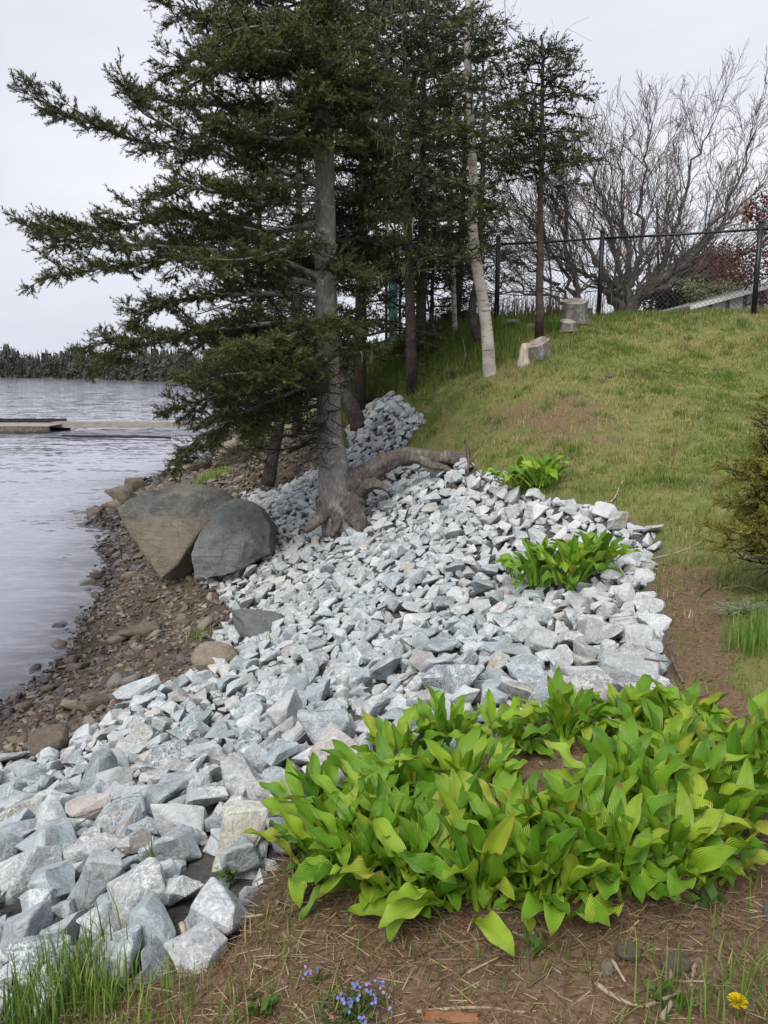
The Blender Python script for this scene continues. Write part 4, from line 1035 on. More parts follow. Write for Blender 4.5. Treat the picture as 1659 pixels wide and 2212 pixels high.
# ------------------------------------------------------------------ bare spreading trees
def bare_tree(base, stems, seed, label, bud=(.145, .10, .088), twr=.0085, depth=3):
    rng = np.random.default_rng(seed); e = empty('bare_tree', base); tag(e, label, 'tree', 'bare trees behind the fence')
    main = Acc(); A, B, R0, R1, C = [], [], [], [], []
    def rec(b, d, l, r, dep, bias):
        n = 6 if dep > 0 else 4
        for i in range(n):
            d = norm(d + rng.normal(0, .15, 3) + bias * .09); q = b + d * l / n; f = i / n
            A.append(b); B.append(q); R0.append(max(r * (1 - .6 * f), twr * .55)); R1.append(max(r * (1 - .6 * (f + 1 / n)), twr * .42)); C.append(dep); b = q
            if dep > 0 and i >= 1 and rng.random() < .85:
                rec(b, norm(d + norm(rng.normal(0, 1, 3)) * .55), l * rng.uniform(.4, .75), r * rng.uniform(.4, .55), dep - 1, bias)
    for way, rr in stems:
        p = smooth_line(way, 5); rr = [rr[0] * .95] + [q * (.72 if j < 2 else .52) for j, q in enumerate(rr[1:])]; p[3:-1] += rng.normal(0, .045, p[3:-1].shape); r_ = np.interp(np.linspace(0, 1, len(p)), np.linspace(0, 1, len(rr)), rr); main.add(*tube(p, r_, 7, rng, .03))
        for i in range(4, len(p) - 1):
            d = norm(p[i + 1] - p[i]); f = i / len(p)
            for _ in range(2 if f > .4 else 1):
                if rng.random() < .6:
                    rec(p[i], norm(d * .8 + norm(rng.normal(0, 1, 3)) * .6 + np.array([0, 0, .25])), rng.uniform(.5, 1.1), max(r_[i] * .30, .007), depth - 1, np.array([d[0] * .5, 0, .6]))
            if f > .2 and i % 2 == 0:      # a long side branch
                w = norm(rng.normal(0, 1, 3)); dd_ = norm(d + w * .75 + np.array([0, 0, .3])); q = p[i]; l = rng.uniform(1.1, 2.0) * (1.25 - f * .6); n_ = 9; line = [q]; 
                for j in range(n_):
                    dd_ = norm(dd_ + rng.normal(0, .07, 3) + np.array([d[0] * .05, 0, .05])); q = q + dd_ * l / n_; line.append(q)
                    if j > 1: rec(q, norm(dd_ + norm(rng.normal(0, 1, 3)) * .55), rng.uniform(.35, .75), .007, depth - 2 + (rng.random() < .35), np.array([d[0] * .4, 0, .6]))
                main.add(*tube(np.array(line), np.linspace(max(r_[i] * .42, .013), .004, n_ + 1), 5, rng, .03))
        rec(p[-1], norm(p[-1] - p[-2]), .5, rr[-1], depth - 1, np.array([0, 0, .6]))
    top_ = np.mean([w[0] for w, _ in stems], 0); main.add(*tube([np.array([top_[0], top_[1], gz(top_[0], top_[1]) - .15]), top_ + [0, 0, -.1], top_ + [0, 0, .25]], [stems[0][1][0] * 1.25, stems[0][1][0] * 1.05, stems[0][1][0] * .8], 12, rng, .05))
    main.build('trunk', M_GREYBARK, e, True, base)
    t = Acc(); C = np.array(C); cc = np.where((C == 0)[:, None], np.array([bud]), np.array([[.095, .08, .073]])) * rng.uniform(.75, 1.3, (len(C), 1))
    prisms(t, A, B, np.array(R0), np.array(R1), cc); o = t.build('crown', M_TWIGT, e, False, base); print('bare twigs', len(A))
YT = 19.5
W = lambda *pts: [at_y(u, 690 - (690 - v) * .79, YT + (p[2] if len(p) > 2 else 0)) for p in pts for u, v in [p[:2]]]
b0 = at_y(1345, 690, YT)
bare_tree(b0, [(W((1345, 700), (1345, 650), (1340, 610), (1335, 540), (1320, 450), (1290, 330), (1270, 230)), [.26, .22, .15, .11, .08, .05, .02]),
               (W((1350, 690), (1352, 640), (1362, 590), (1380, 520), (1385, 420), (1390, 300), (1400, 180)), [.24, .18, .13, .11, .08, .05, .02]),
               (W((1355, 680), (1375, 630), (1420, 560, .3), (1450, 480, .5), (1470, 380, .6), (1500, 260, .7), (1540, 150, .8)), [.22, .16, .13, .10, .08, .05, .015]),
               (W((1350, 670), (1385, 620), (1440, 575, -.2), (1490, 530, -.3), (1540, 440, -.4), (1590, 320, -.5), (1630, 180, -.6)), [.22, .17, .14, .11, .08, .05, .015]),
               (W((1355, 665), (1400, 620), (1460, 595, -.4), (1530, 560, -.6), (1600, 520, -.8), (1680, 440, -.9), (1720, 320, -1)), [.20, .16, .14, .11, .08, .05, .02]),
               (W((1345, 670), (1325, 620, .2), (1300, 560, .4), (1265, 480, .6), (1230, 400, .7), (1215, 300, .8)), [.2, .14, .10, .07, .05, .02]),
               (W((1350, 660), (1350, 600, .4), (1355, 500, .8), (1340, 380, 1.0), (1345, 220, 1.1)), [.16, .12, .09, .06, .02]),
               (W((1360, 650), (1410, 600, .5), (1480, 520, 1.0), (1560, 430, 1.2), (1660, 300, 1.3)), [.16, .12, .09, .06, .02]),
               (W((1340, 660), (1310, 615, -.5), (1260, 560, -.9), (1200, 520, -1.0), (1130, 500, -1.0)), [.12, .09, .06, .04, .015])], 61, 'large bare spreading tree with many stems behind the fence', depth=3)
b1 = at_y(1275, 690, 18.3)
bare_tree(b1, [([at_y(u, v, 18.3) for u, v in ((1275, 700), (1250, 645), (1235, 590), (1215, 500), (1190, 420), (1160, 340))], [.12, .10, .08, .06, .04, .015]),
               ([at_y(u, v, 18.5) for u, v in ((1270, 690), (1225, 640), (1180, 600), (1120, 570), (1060, 560))], [.09, .06, .045, .03, .01]),
               ([at_y(u, v, 18.0) for u, v in ((1270, 690), (1215, 650), (1160, 640), (1100, 630), (1040, 640))], [.08, .05, .04, .025, .01]),
               ([at_y(u, v, 18.4) for u, v in ((1265, 680), (1235, 620), (1190, 540), (1130, 460), (1100, 400))], [.1, .07, .05, .035, .01])], 62, 'smaller bare tree with low crooked limbs behind the cut stumps', depth=3)
# ------------------------------------------------------------------ hostas
k = NT('hosta_leaf'); lu = k.attr('leaf'); sc_ = k.n('ShaderNodeSeparateColor'); k.l(lu.outputs['Color'], sc_.inputs[0])
acr, alo = sc_.outputs[0], sc_.outputs[1]                       # across 0..1 (mid rib at 0), along 0..1
oi = k.n('ShaderNodeObjectInfo'); rnd = oi.outputs['Random']
v = k.coord('Object')
vein = k.math('SINE', k.math('MULTIPLY', acr, 44.0)); vh = k.math('MULTIPLY', k.math('ADD', vein, 1.0), .5)
c = k.ramp(rnd, (0.0, (.10, .245, .018)), (.35, (.15, .32, .022)), (.7, (.225, .40, .028)), (1.0, (.35, .47, .045)))
c = k.mix(k.math('MULTIPLY', vh, .13), c, k.mix(1.0, c, (.55, .62, .6), 'MULTIPLY'))
c = k.mix(k.ramp(k.noise(v, 14, 3), (.45, 0.0), (.7, .35)), c, k.mix(1.0, c, (1.35, 1.15, 1.0), 'MULTIPLY'))
c = k.mix(k.ramp(acr, (.0, .35), (.05, 0.0)), c, (.26, .38, .06))
edge_n = k.math('ADD', acr, k.math('MULTIPLY', k.math('SUBTRACT', k.noise(v, 30, 2), .5), .10))
c = k.mix(k.ramp(edge_n, (.93, 0.0), (.99, .8)), c, (.36, .40, .08))
yel = k.math('MULTIPLY', k.ramp(rnd, (.93, 0.0), (.95, 1.0)), k.ramp(k.math('ADD', k.math('MULTIPLY', edge_n, .55), k.math('MULTIPLY', k.noise(v, 9, 4), .7)), (.6, 0.0), (.8, .9)))
c = k.mix(yel, c, (.40, .34, .06))
brown = k.math('MULTIPLY', k.ramp(k.math('FRACT', k.math('MULTIPLY', rnd, 7.0)), (.9, 0.0), (.92, 1.0)), k.ramp(k.math('ADD', k.math('MULTIPLY', alo, .7), k.math('MULTIPLY', k.noise(v, 22, 4), .6)), (.93, 0.0), (1.0, .9)))
c = k.mix(brown, c, (.28, .17, .06))
nr = k.bump(vh, .0024, .8); nr = k.bump(k.noise(v, 45, 3), .002, .5, nr)
k.fin(c, .36, nr, .5)
t = k.n('ShaderNodeBsdfTranslucent'); k.l(k.mix(1.0, c, (1.3, 1.2, .5), 'MULTIPLY'), t.inputs['Color']); x = k.n('ShaderNodeMixShader'); x.inputs[0].default_value = .2
k.l(k.b.outputs[0], x.inputs[1]); k.l(t.outputs[0], x.inputs[2]); k.l(x.outputs[0], k.out.inputs['Surface'])
M_HOSTA = k.m
def hosta_leaf(seed, tilt, bend, pet, L_, W_, fold, wave):
    """petiole and blade; x is outward, z up; tilt from vertical at the base, bend is added along the blade."""
    rng = np.random.default_rng(seed); np_, nb_ = 4, 13; ang = tilt; p = np.array([0.0, 0.0]); path = []
    for i in range(np_):
        path.append((p.copy(), ang, 0.0)); p = p + np.array([math.sin(ang), math.cos(ang)]) * pet / np_; ang += bend * .08
    for i in range(nb_ + 1):
        s = i / nb_; path.append((p.copy(), ang, s)); p = p + np.array([math.sin(ang), math.cos(ang)]) * L_ / nb_; ang += bend * (.35 + 1.3 * s) / nb_
    nx = 9; V, A = [], []; tw = rng.normal(0, .5); ph = rng.uniform(0, 6.28, 4); sidecurl = rng.normal(0, .22)
    for j, (q, a, s) in enumerate(path):
        if j < np_: w = .010; fo = .9
        else:
            w = W_ * .5 * (max(s, 0) ** .62 * max(1 - s, 0) ** .70) / .45 + (.010 if s < .2 else 0) * (1 - s / .2); w = max(w * (1 - .35 * s ** 6), .0008); fo = fold * (1 - .5 * s)
        nrm_ = np.array([-math.cos(a), math.sin(a)])        # leaf's upper side
        for m in range(nx):
            t = m / (nx - 1) * 2 - 1
            up = fo * abs(t) ** 1.4 * w + wave * w * abs(t) ** 2.5 * math.sin(s * 13 + ph[0 if t > 0 else 1]) - .18 * w * abs(t) ** 3 * (1 if s > .3 else 0)
            yy = t * w * math.cos(fo * .5); tt = tw * s
            o_ = nrm_ * (up + yy * math.sin(tt) * .5); V.append((q[0] + o_[0] + sidecurl * 0, yy * math.cos(tt) + sidecurl * s * s * L_, q[1] + o_[1])); A.append((abs(t) if j >= np_ else .3, s, 0))
    n = len(path); F = [(j * nx + m, j * nx + m + 1, (j + 1) * nx + m + 1, (j + 1) * nx + m) for j in range(n - 1) for m in range(nx - 1)]
    me = mesh_from('leaf', np.array(V), np.array(F), True, {'leaf': np.array(A)}); me.materials.append(M_HOSTA); return me
LEAF = {'in': [hosta_leaf(500 + i, .04 + .06 * (i % 3), .05 + .2 * (i % 4), .10, .165, .066, 1.15, .20) for i in range(10)],
        'mid': [hosta_leaf(520 + i, .14 + .07 * (i % 4), .30 + .28 * (i % 5), .115, .17, .076, 1.0, .28) for i in range(12)],
        'out': [hosta_leaf(540 + i, .34 + .08 * (i % 4), .60 + .32 * (i % 5), .105, .17, .083, .8, .34) for i in range(12)]}
rngH = np.random.default_rng(77)
def hosta(u, v, size, nl, label, group=None, lean=0.0):
    p = hit(u, v); e = empty('hosta_plant', (p[0], p[1], gz(p[0], p[1]) + (.05 if v < 1400 else -.01))); tag(e, label, 'plant', group); a0 = rngH.uniform(0, 6.28)
    for i in range(nl):
        f = (i + .5) / nl; kind = 'in' if f < .25 else 'mid' if f < .62 else 'out'
        me = LEAF[kind][rngH.integers(0, len(LEAF[kind]))]; o = bpy.data.objects.new('leaf', me); COL.objects.link(o); o.parent = e
        az = a0 + i * 2.39996 + rngH.normal(0, .2); s = size * rngH.uniform(.66, 1.2); off = .10 * f * size
        o.location = (math.cos(az) * off + rngH.normal(0, .02), math.sin(az) * off + rngH.normal(0, .02), rngH.uniform(-.02, .015))
        o.rotation_euler = (rngH.normal(0, .2), rngH.normal(0, .16), az + rngH.normal(0, .3)); o.scale = (s, s, s * rngH.uniform(.9, 1.1))
    return e
BED = [  # (u, v of the crown on the soil, size, leaves, where)
    (655, 1925, 1.0, 25, 'at the stone corner of the bed, nearest the heart-shaped stone'), (775, 1990, 1.02, 26, 'first in the front row beside the corner plant'), (905, 2015, 1.0, 26, 'in the front row above the blue flowers'),
    (1040, 2030, 1.02, 26, 'in the front row, lowest of the bed'), (1180, 2020, 1.0, 26, 'in the front row with leaves drooping over twigs'), (1320, 1985, 1.0, 25, 'near the end of the front row'), (1450, 1930, 1.05, 25, 'at the front end with a long leaf over the soil'),
    (640, 1830, .95, 22, 'on the stone side of the bed behind the corner plant'), (745, 1870, 1.0, 24, 'in the second row on the stone side'), (870, 1890, 1.0, 24, 'in the second row above the front row'), (1000, 1900, 1.0, 24, 'in the middle of the second row'),
    (1130, 1900, 1.0, 24, 'in the second row below the bare gap'), (1265, 1880, 1.0, 24, 'in the second row beside the bare gap'), (1400, 1850, 1.0, 24, 'in the second row towards the path side'), (1530, 1860, 1.05, 24, 'at the path side near the picture edge'),
    (760, 1760, .95, 22, 'in the third row on the stone side'), (880, 1765, 1.0, 24, 'in the third row behind the second row'), (1010, 1740, 1.0, 24, 'beside the bare gap on the stone side'), (1345, 1760, 1.0, 24, 'beside the bare gap on the path side'),
    (1480, 1760, 1.0, 24, 'in the third row on the path side'), (1620, 1760, 1.05, 24, 'cut by the picture edge, lower one'), (860, 1680, .92, 22, 'at the back edge touching the stones'), (975, 1635, .95, 24, 'at the back with upright pointed leaves'),
    (1090, 1640, .85, 18, 'small one behind the gap against the stones'), (1225, 1605, .95, 24, 'at the back directly above the bare gap'), (1350, 1600, .95, 24, 'at the back against the whitish rim stones'), (1475, 1615, .95, 24, 'at the back corner next to the soil path'),
    (1430, 1690, 1.0, 24, 'in the inner row behind the gap side'), (1560, 1690, 1.0, 24, 'in the inner row on the path side'), (1655, 1690, 1.0, 22, 'cut by the picture edge, upper one')]
for u, v, s_, nl, wh in BED: hosta(u + max(0, 900 - u) * .24, v - (75 if v > 1950 else 45 if v > 1800 else 10), s_ * .9, int(nl * 1.7), 'light green hosta ' + wh, 'hostas of the large bed')
for j, (u, v, s_, nl, lb) in enumerate([(1165, 1275, .92, 22, 'green hosta among the stones, stone side of the small clump'), (1235, 1272, .95, 24, 'green hosta among the stones, middle of the small clump'), (1285, 1245, .85, 20, 'green hosta among the stones, lawn side of the small clump'),
                         (1120, 1262, .55, 8, 'tiny green hosta shoot at the edge of the small clump'), (1125, 1062, .85, 26, 'bright hosta at the lawn edge, root side'), (1170, 1060, .85, 26, 'bright hosta at the lawn edge, lawn side')]):
    hosta(u, v, s_ * 1.25, int(nl * 1.9), lb, 'hostas among the stones')

# ------------------------------------------------------------------ fence
k = NT('black_metal'); M_BLACK = k.fin((.012, .013, .016), .45, k.bump(k.noise(k.coord(), 60, 3), .002, .4), .4)
k = NT('fence_wire'); M_WIRE = k.fin((.05, .052, .055), .5, None, .4)
FP = [at_y(880, 740, 15.5), at_t(1072, 702, 14.5), at_t(1293, 682, 14.5), at_t(1628, 674, 13.4)]
FP = [np.array([p[0], p[1], gz(p[0], p[1])]) for p in FP]
FP.append(np.array([9.4, 12.2, gz(9.4, 12.2)]))
fence = empty('chain_link_fence', FP[1]); tag(fence, 'black chain link fence with round posts along the lawn crest', 'fence'); f0 = FP[1]
HP = 1.52
for p in FP:
    a = Acc(); a.add(*tube([p + [0, 0, -.1], p + [0, 0, HP]], [.045, .045], 12)); o = a.build('post', M_BLACK, fence, True, f0)
    a = Acc(); a.add(*tube([p + [0, 0, HP + .001], p + [0, 0, HP + .03], p + [0, 0, HP + .06]], [.052, .05, .02], 12)); a.build('post_cap', M_BLACK, o, True, f0)
for i in range(len(FP) - 1):
    p, q = FP[i] + [0, 0, HP - .1], FP[i + 1] + [0, 0, HP - .1]
    a = Acc(); a.add(*tube([p, (p + q) / 2 + [0, 0, -.01], q], .022, 8)); a.build('rail', M_BLACK, fence, True, f0)
    Lh = np.linalg.norm((q - p)[:2]); H_ = HP - .12; A, B = [], []
    for s0 in np.arange(-H_, Lh, .085):
        for up in (1, -1):
            ta, tb = s0, s0 + H_; za, zb = (0, H_) if up > 0 else (H_, 0)
            lo_, hi_ = max(ta, 0), min(tb, Lh)
            if hi_ <= lo_: continue
            f = lambda s: za + (zb - za) * (s - ta) / H_
            P = lambda s: p + (q - p) * (s / Lh) + [0, 0, f(s) - H_ + .0]
            A.append(P(lo_)); B.append(P(hi_))
    a = Acc(); prisms(a, A, B, .0028, .0028); a.build('wire_mesh', M_WIRE, fence, False, f0)

# ------------------------------------------------------------------ stumps
k = NT('cut_wood'); v = k.coord('Object'); wv = k.n('ShaderNodeTexWave', wave_type='RINGS', rings_direction='Z'); wv.inputs['Scale'].default_value = 14; wv.inputs['Distortion'].default_value = 3; k.l(v, wv.inputs['Vector'])
c = k.mix(wv.outputs['Fac'], (.40, .365, .32), (.29, .26, .225)); c = k.mix(k.ramp(k.noise(v, 9, 4), (.45, 0.0), (.62, .8)), c, (.13, .115, .10))
M_CUT = k.fin(c, .9, k.bump(k.noise(v, 60, 4), .004, .8), .1)
k = NT('pale_wood'); v = k.coord('Object', (1, 1, .2)); c = k.ramp(k.noise(v, 30, 5, .7), (.35, (.30, .24, .18)), (.6, (.52, .46, .38))); M_PALE = k.fin(c, .85, k.bump(k.noise(v, 40, 4), .006, .8), .15)
def stump(u, v, y, r, h, label, tilt=(0, 0), seed=0, mat=None, flare=1.18):
    rng = np.random.default_rng(seed); p = at_y(u, v, y); p[2] = gz(p[0], p[1]); e = empty('tree_stump', p); tag(e, label, 'stump', 'tree stumps')
    ns = 22; prof = 1 + .12 * np.sin(np.arange(ns) * 6.28 / ns * 5 + seed) + rng.normal(0, .04, ns); ang = np.arange(ns) * 6.2832 / ns; V = []
    for f, s in [(-.15, flare * 1.15), (0, flare), (.15, 1.12), (.5, 1.02), (1, 1)]:
        rr = r * s * (1 + (prof - 1) * (1.6 if f < .3 else .6)); x = rr * np.cos(ang); yv = rr * np.sin(ang); V.append(np.stack([x, yv, f * h + (x * tilt[0] + yv * tilt[1]) * max(f, 0)], 1))
    top = V[-1].copy(); V = np.concatenate(V); F = np.array([(i * ns + j, i * ns + (j + 1) % ns, (i + 1) * ns + (j + 1) % ns, (i + 1) * ns + j) for i in range(4) for j in range(ns)])
    a = Acc(); a.add(V, F); a.build('trunk', mat or M_GREYSTUMP, e, True)
    inn = top * [.93, .93, 1] + [0, 0, .004]; V = np.concatenate([top, inn, inn.mean(0)[None] - [0, 0, .01]]); F = [(j, (j + 1) % ns, ns + (j + 1) % ns) for j in range(ns)] + [(j, ns + (j + 1) % ns, ns + j) for j in range(ns)] + [(ns + j, ns + (j + 1) % ns, 2 * ns) for j in range(ns)]
    a = Acc(); a.add(V, np.array(F)); a.build('cut_face', M_CUT, e, False)
M_GREYSTUMP = mat_bark('stump_bark', (.09, .082, .075), (.20, .185, .17), (.32, .30, .28), .8)
stump(1241, 690, 14.2, .215, .36, 'large grey cut stump before the fence', (.05, .34), 1)
stump(1226, 703, 13.7, .13, .16, 'small low cut stump in front of the large stump', (-.05, .36), 2)
stump(1162, 762, 12.3, .16, .24, 'grey stump with slanted cut face beside the pale gnawed stump', (.38, .4), 3, flare=1.15)
e = empty('gnawed_stump', at_y(1131, 786, 12.0)); e.location.z = gz(e.location.x, e.location.y); tag(e, 'pale barkless gnawed stump standing in the grass', 'stump', 'tree stumps')
rg = np.random.default_rng(4); a = Acc(); a.add(*tube([(0, 0, -.06), (0, 0, .02), (-.005, 0, .1), (0, 0, .2), (.02, 0, .27), (.06, 0, .30)], [.125, .10, .075, .07, .065, .03], 14, rg, .07)); a.build('trunk', M_PALE, e, True)

# ------------------------------------------------------------------ shed, red maple and shrubs beyond the fence
k = NT('weathered_panel'); v = k.coord('Object'); c = k.ramp(k.noise(k.coord('Object', (1, 1, .3)), 9, 5, .65), (.35, (.42, .44, .48)), (.65, (.55, .57, .60))); M_PANEL = k.fin(c, .8, k.bump(k.noise(v, 40, 4), .004, .6), .2)
k = NT('white_trim'); M_TRIM = k.fin(k.ramp(k.noise(k.coord(), 12, 4), (.3, (.5, .5, .5)), (.7, (.66, .66, .66))), .7, None, .3)
k = NT('shed_roof'); M_ROOF = k.fin(k.ramp(k.noise(k.coord(), 20, 5), (.3, (.16, .16, .165)), (.7, (.26, .26, .265))), .9, None, .2)
sy = 16.2; sl, sr = at_y(1498, 664, sy), at_y(1800, 580, sy)
shed = empty('garden_shed', (sl[0], sy, gz(sl[0], sy))); tag(shed, 'low grey panelled shed with sloping roof behind the fence', 'shed'); s0 = np.array(shed.location)
npan = 8; ztop = lambda f: sl[2] + (sr[2] - sl[2]) * f
for i in range(npan):
    fa, fb = i / npan + .016, (i + 1) / npan - .016; xa, xb = sl[0] + (sr[0] - sl[0]) * fa, sl[0] + (sr[0] - sl[0]) * fb
    V = np.array([(x, y, z) for (x, zt) in ((xa, ztop(fa)), (xb, ztop(fb))) for y in (sy, sy + .04) for z in (s0[2] - .2, zt - .02)]); F = np.array([(0, 1, 3, 2), (4, 6, 7, 5), (0, 4, 5, 1), (2, 3, 7, 6), (0, 2, 6, 4), (1, 5, 7, 3)])
    a = Acc(); a.add(V, F); a.build('wall_panel', M_PANEL, shed, False, s0)
V = np.array([(x, y, z + dz) for (x, z) in ((sl[0] - .12, ztop(-.03)), (sr[0] + .2, ztop(1.05))) for y in (sy - .12, sy + 3.0) for dz in (0, .05)]); F = np.array([(0, 1, 3, 2), (4, 6, 7, 5), (0, 4, 5, 1), (2, 3, 7, 6), (0, 2, 6, 4), (1, 5, 7, 3)])
a = Acc(); a.add(V, F); shed_roof = a.build('roof', M_ROOF, shed, False, s0)
V = V.copy(); V[[2, 3, 6, 7], 1] = sy - .125; V[[0, 1, 4, 5], 1] = sy - .145; V[[0, 2, 4, 6], 2] -= .04; a = Acc(); a.add(V, F); a.build('roof_trim', M_TRIM, shed_roof, False, s0)
a = Acc(); a.add(np.array([(x, y, z) for (x, zt) in ((sl[0], ztop(0)), (sr[0], ztop(1))) for y in (sy + .05, sy + 2.8) for z in (s0[2] - .2, zt - .03)]), np.array([(0, 1, 3, 2), (4, 6, 7, 5), (0, 4, 5, 1), (2, 3, 7, 6), (0, 2, 6, 4), (1, 5, 7, 3)])); a.build('wall', M_ROOF, shed, False, s0)

M_LEAF = mat_tint('small_leaves', .6, .3, .25)
def leaf_cloud(acc, cen, rad, n, size, cols, rng, jag=.3):
    d = norm(rng.normal(size=(n, 3))) * (rng.random((n, 1)) ** .45) * (1 + rng.normal(0, jag, (n, 1))); T = cen + d * rad
    tv = np.array([(0, 0, 0), (.5, .32, .05), (1, 0, 0), (.5, -.32, .05)]); tf = np.array([(0, 1, 2), (0, 2, 3)])
    c = np.array(cols)[rng.integers(0, len(cols), n)] * rng.uniform(.7, 1.3, (n, 1)); acc.inst(tv, tf, frames(rng.normal(size=(n, 3)) + [0, 0, -.2], rng) * (size * rng.uniform(.6, 1.3, (n, 1, 1))), T, c)
def bushy(name, base, stems, clouds, cols, size, seed, label, cat, mat_wood=M_GREYBARK, group=None, r=.03, stuff=None):
    rng = np.random.default_rng(seed); base = np.array(base); e = empty(name, base); tag(e, label, cat, group); a = Acc()
    for way in stems:
        p = smooth_line([base] + [np.array(w) for w in way], 4); a.add(*tube(p, np.linspace(r, r * .15, len(p)), 6, rng, .05))
    a.build('stem' if cat != 'tree' else 'trunk', mat_wood, e, True, base); a = Acc()
    for cen, rad, n in clouds: leaf_cloud(a, np.array(cen), np.array(rad), n, size, cols, rng)
    a.build('crown', M_LEAF, e, False, base)
RED = [(.085, .018, .018), (.13, .028, .024), (.06, .016, .016), (.17, .05, .04)]
Y7 = 16.0; rgm = np.random.default_rng(8)
mb = np.array([9.6, 15.0, gz(9.6, 15.0)])
tips = [(1630, 445), (1650, 425), (1640, 475), (1612, 458), (1650, 500), (1600, 545), (1575, 560), (1640, 540), (1620, 590), (1660, 570), (1560, 590), (1690, 450), (1700, 520), (1680, 600), (1650, 640), (1600, 600), (1720, 400), (1545, 565), (1625, 655)]
bushy('red_maple', mb, [[mb * .5 + at_y(u, v, Y7) * .5 + [0, 0, .3], at_y(u, v, Y7 + rgm.uniform(-.5, .5))] for u, v in tips], [(at_y(u, v, Y7 + rgm.uniform(-.5, .5)), (.30, .4, .16), 110) for u, v in tips] + [(at_y(u + 15, v + 12, Y7 + .2), (.25, .3, .14), 60) for u, v in tips], RED, .06, 71, 'dark red leafy maple reaching in over the fence at the picture edge', 'tree', r=.04)
gb = at_y(1480, 690, 21.5); gb[2] = gz(gb[0], gb[1])
bushy('evergreen_shrub', gb, [[gb + [0, 0, 1.0]]], [(at_y(u, v, 21.5), (.8, .6, .45), 1500) for u, v in ((1480, 600), (1510, 580), (1540, 560), (1450, 640), (1500, 650), (1560, 600), (1580, 640), (1430, 660), (1540, 620))], [(.035, .05, .02), (.055, .07, .03), (.075, .085, .035)], .085, 72, 'dark green shrub behind the shed and bare tree', 'shrub')
pb = at_y(1545, 690, 18.0); pb[2] = gz(pb[0], pb[1])
bushy('blossoming_bush', pb, [[pb + [rgm.uniform(-.4, .4), 0, .5], pb + [rgm.uniform(-.9, .8), rgm.uniform(-.3, .3), rgm.uniform(.6, 1.1)]] for _ in range(14)], [(at_y(u, v, 18.0), (.35, .3, .16), 260) for u, v in ((1510, 628), (1545, 615), (1580, 610), (1555, 640), (1520, 650), (1600, 625), (1490, 615))], [(.26, .28, .14), (.34, .33, .22), (.18, .22, .08)], .05, 73, 'pale blossoming bush just above the shed roof', 'bush', r=.012)

# ------------------------------------------------------------------ things between the trees by the fence
k = NT('teal_panel'); M_TEAL = k.fin(k.ramp(k.noise(k.coord(), 5, 3), (.3, (.05, .18, .17)), (.7, (.10, .27, .25))), .6, None, .3)
p = at_y(849, 740, 16.3); zb = gz(p[0], p[1]) - .1; tz = at_y(849, 600, 16.3)[2]
e = empty('teal_panel', (p[0], p[1], zb)); tag(e, 'narrow teal panel between dark posts behind the spruces', 'panel')
a = Acc(); a.add(*box_vf(0, 0, (tz - zb) / 2, .19, .03, tz - zb)); a.build('board', M_TEAL, e)
for dx in (-.14, .14): a = Acc(); a.add(*tube([(dx, 0, -.1), (dx, 0, tz - zb + .05)], .03, 8)); a.build('post', M_BLACK, e, True)
p = at_y(985, 690, 15.6); zb = gz(p[0], p[1])
k = NT('dark_green_paint'); M_DG = k.fin((.016, .032, .026), .6, k.bump(k.noise(k.coord(), 30, 3), .003, .5), .3)
e = empty('storage_box', (p[0], p[1], zb + .02)); tag(e, 'low dark green box near the fence behind the birch', 'box')
a = Acc(); a.add(*box_vf(0, 0, .12, .56, .35, .2)); bevel_mod(a.build('body', M_DG, e), .012)
a = Acc(); a.add(*box_vf(0, 0, .235, .60, .39, .03)); bevel_mod(a.build('lid', M_DG, e), .008)
low_rock(1003, 706, .5, .35, .22, .3, M_B2, 421, 'grey rock in the grass below the dark green box'); low_rock(1105, 708, .4, .3, .2, .9, M_B2, 422, 'grey rock under dry stems beside the fence'); low_rock(1148, 712, .22, .2, .14, .2, M_B3, 423, 'small pale rock at the foot of the small thin spruce')
low_rock(1313, 815, .14, .12, .05, .2, M_B2, 424, 'small flat grey rock set in the lawn', lift=.25)

# ------------------------------------------------------------------ golden young spruce at the picture edge
gp = hit(1705, 1290); gs = empty('young_spruce', gp); tag(gs, 'golden green young spruce cut off by the picture edge', 'tree', 'spruce trees')
CG = Conifer(81, needle_n=14, shoot=.06, needle=.36, wid=.062, step2=.06, step3=.036, cols=[(.085, .09, .024), (.15, .15, .032), (.24, .225, .045), (.34, .30, .07)])
gtop = gp + np.array([.12, .1, 1.5])
for i in range(80):
    f = .16 + .84 * (i + CG.rng.random()) / 80; p = gp + (gtop - gp) * f; a_ = i * 2.4; l = (.52 * (1 - f * .78)) * CG.rng.uniform(.75, 1.1); q = p + np.array([math.cos(a_), math.sin(a_), CG.rng.uniform(-.1, .3)]) * l
    CG.limb([p, (p + q) / 2 + [0, 0, .02], q], .009, .3, .15, dens=1.3, light=CG.rng.uniform(-.2, .25))
for i in range(7):
    p = gp + (gtop - gp) * CG.rng.uniform(.04, .2); a_ = CG.rng.uniform(2.2, 4.4); l = CG.rng.uniform(.2, .5); q = p + np.array([math.cos(a_), math.sin(a_), CG.rng.uniform(-.18, .12)]) * l
    CG.limb([p, (p + q) / 2 + CG.rng.normal(0, .03, 3), q], .007, .25, 9, bare=1.0, dens=.1)
CG.build(gs, tube([gp - [0, 0, .05], gp + (gtop - gp) * .5, gtop], [.035, .025, .008], 10, CG.rng, .04), M_BARK, 0)

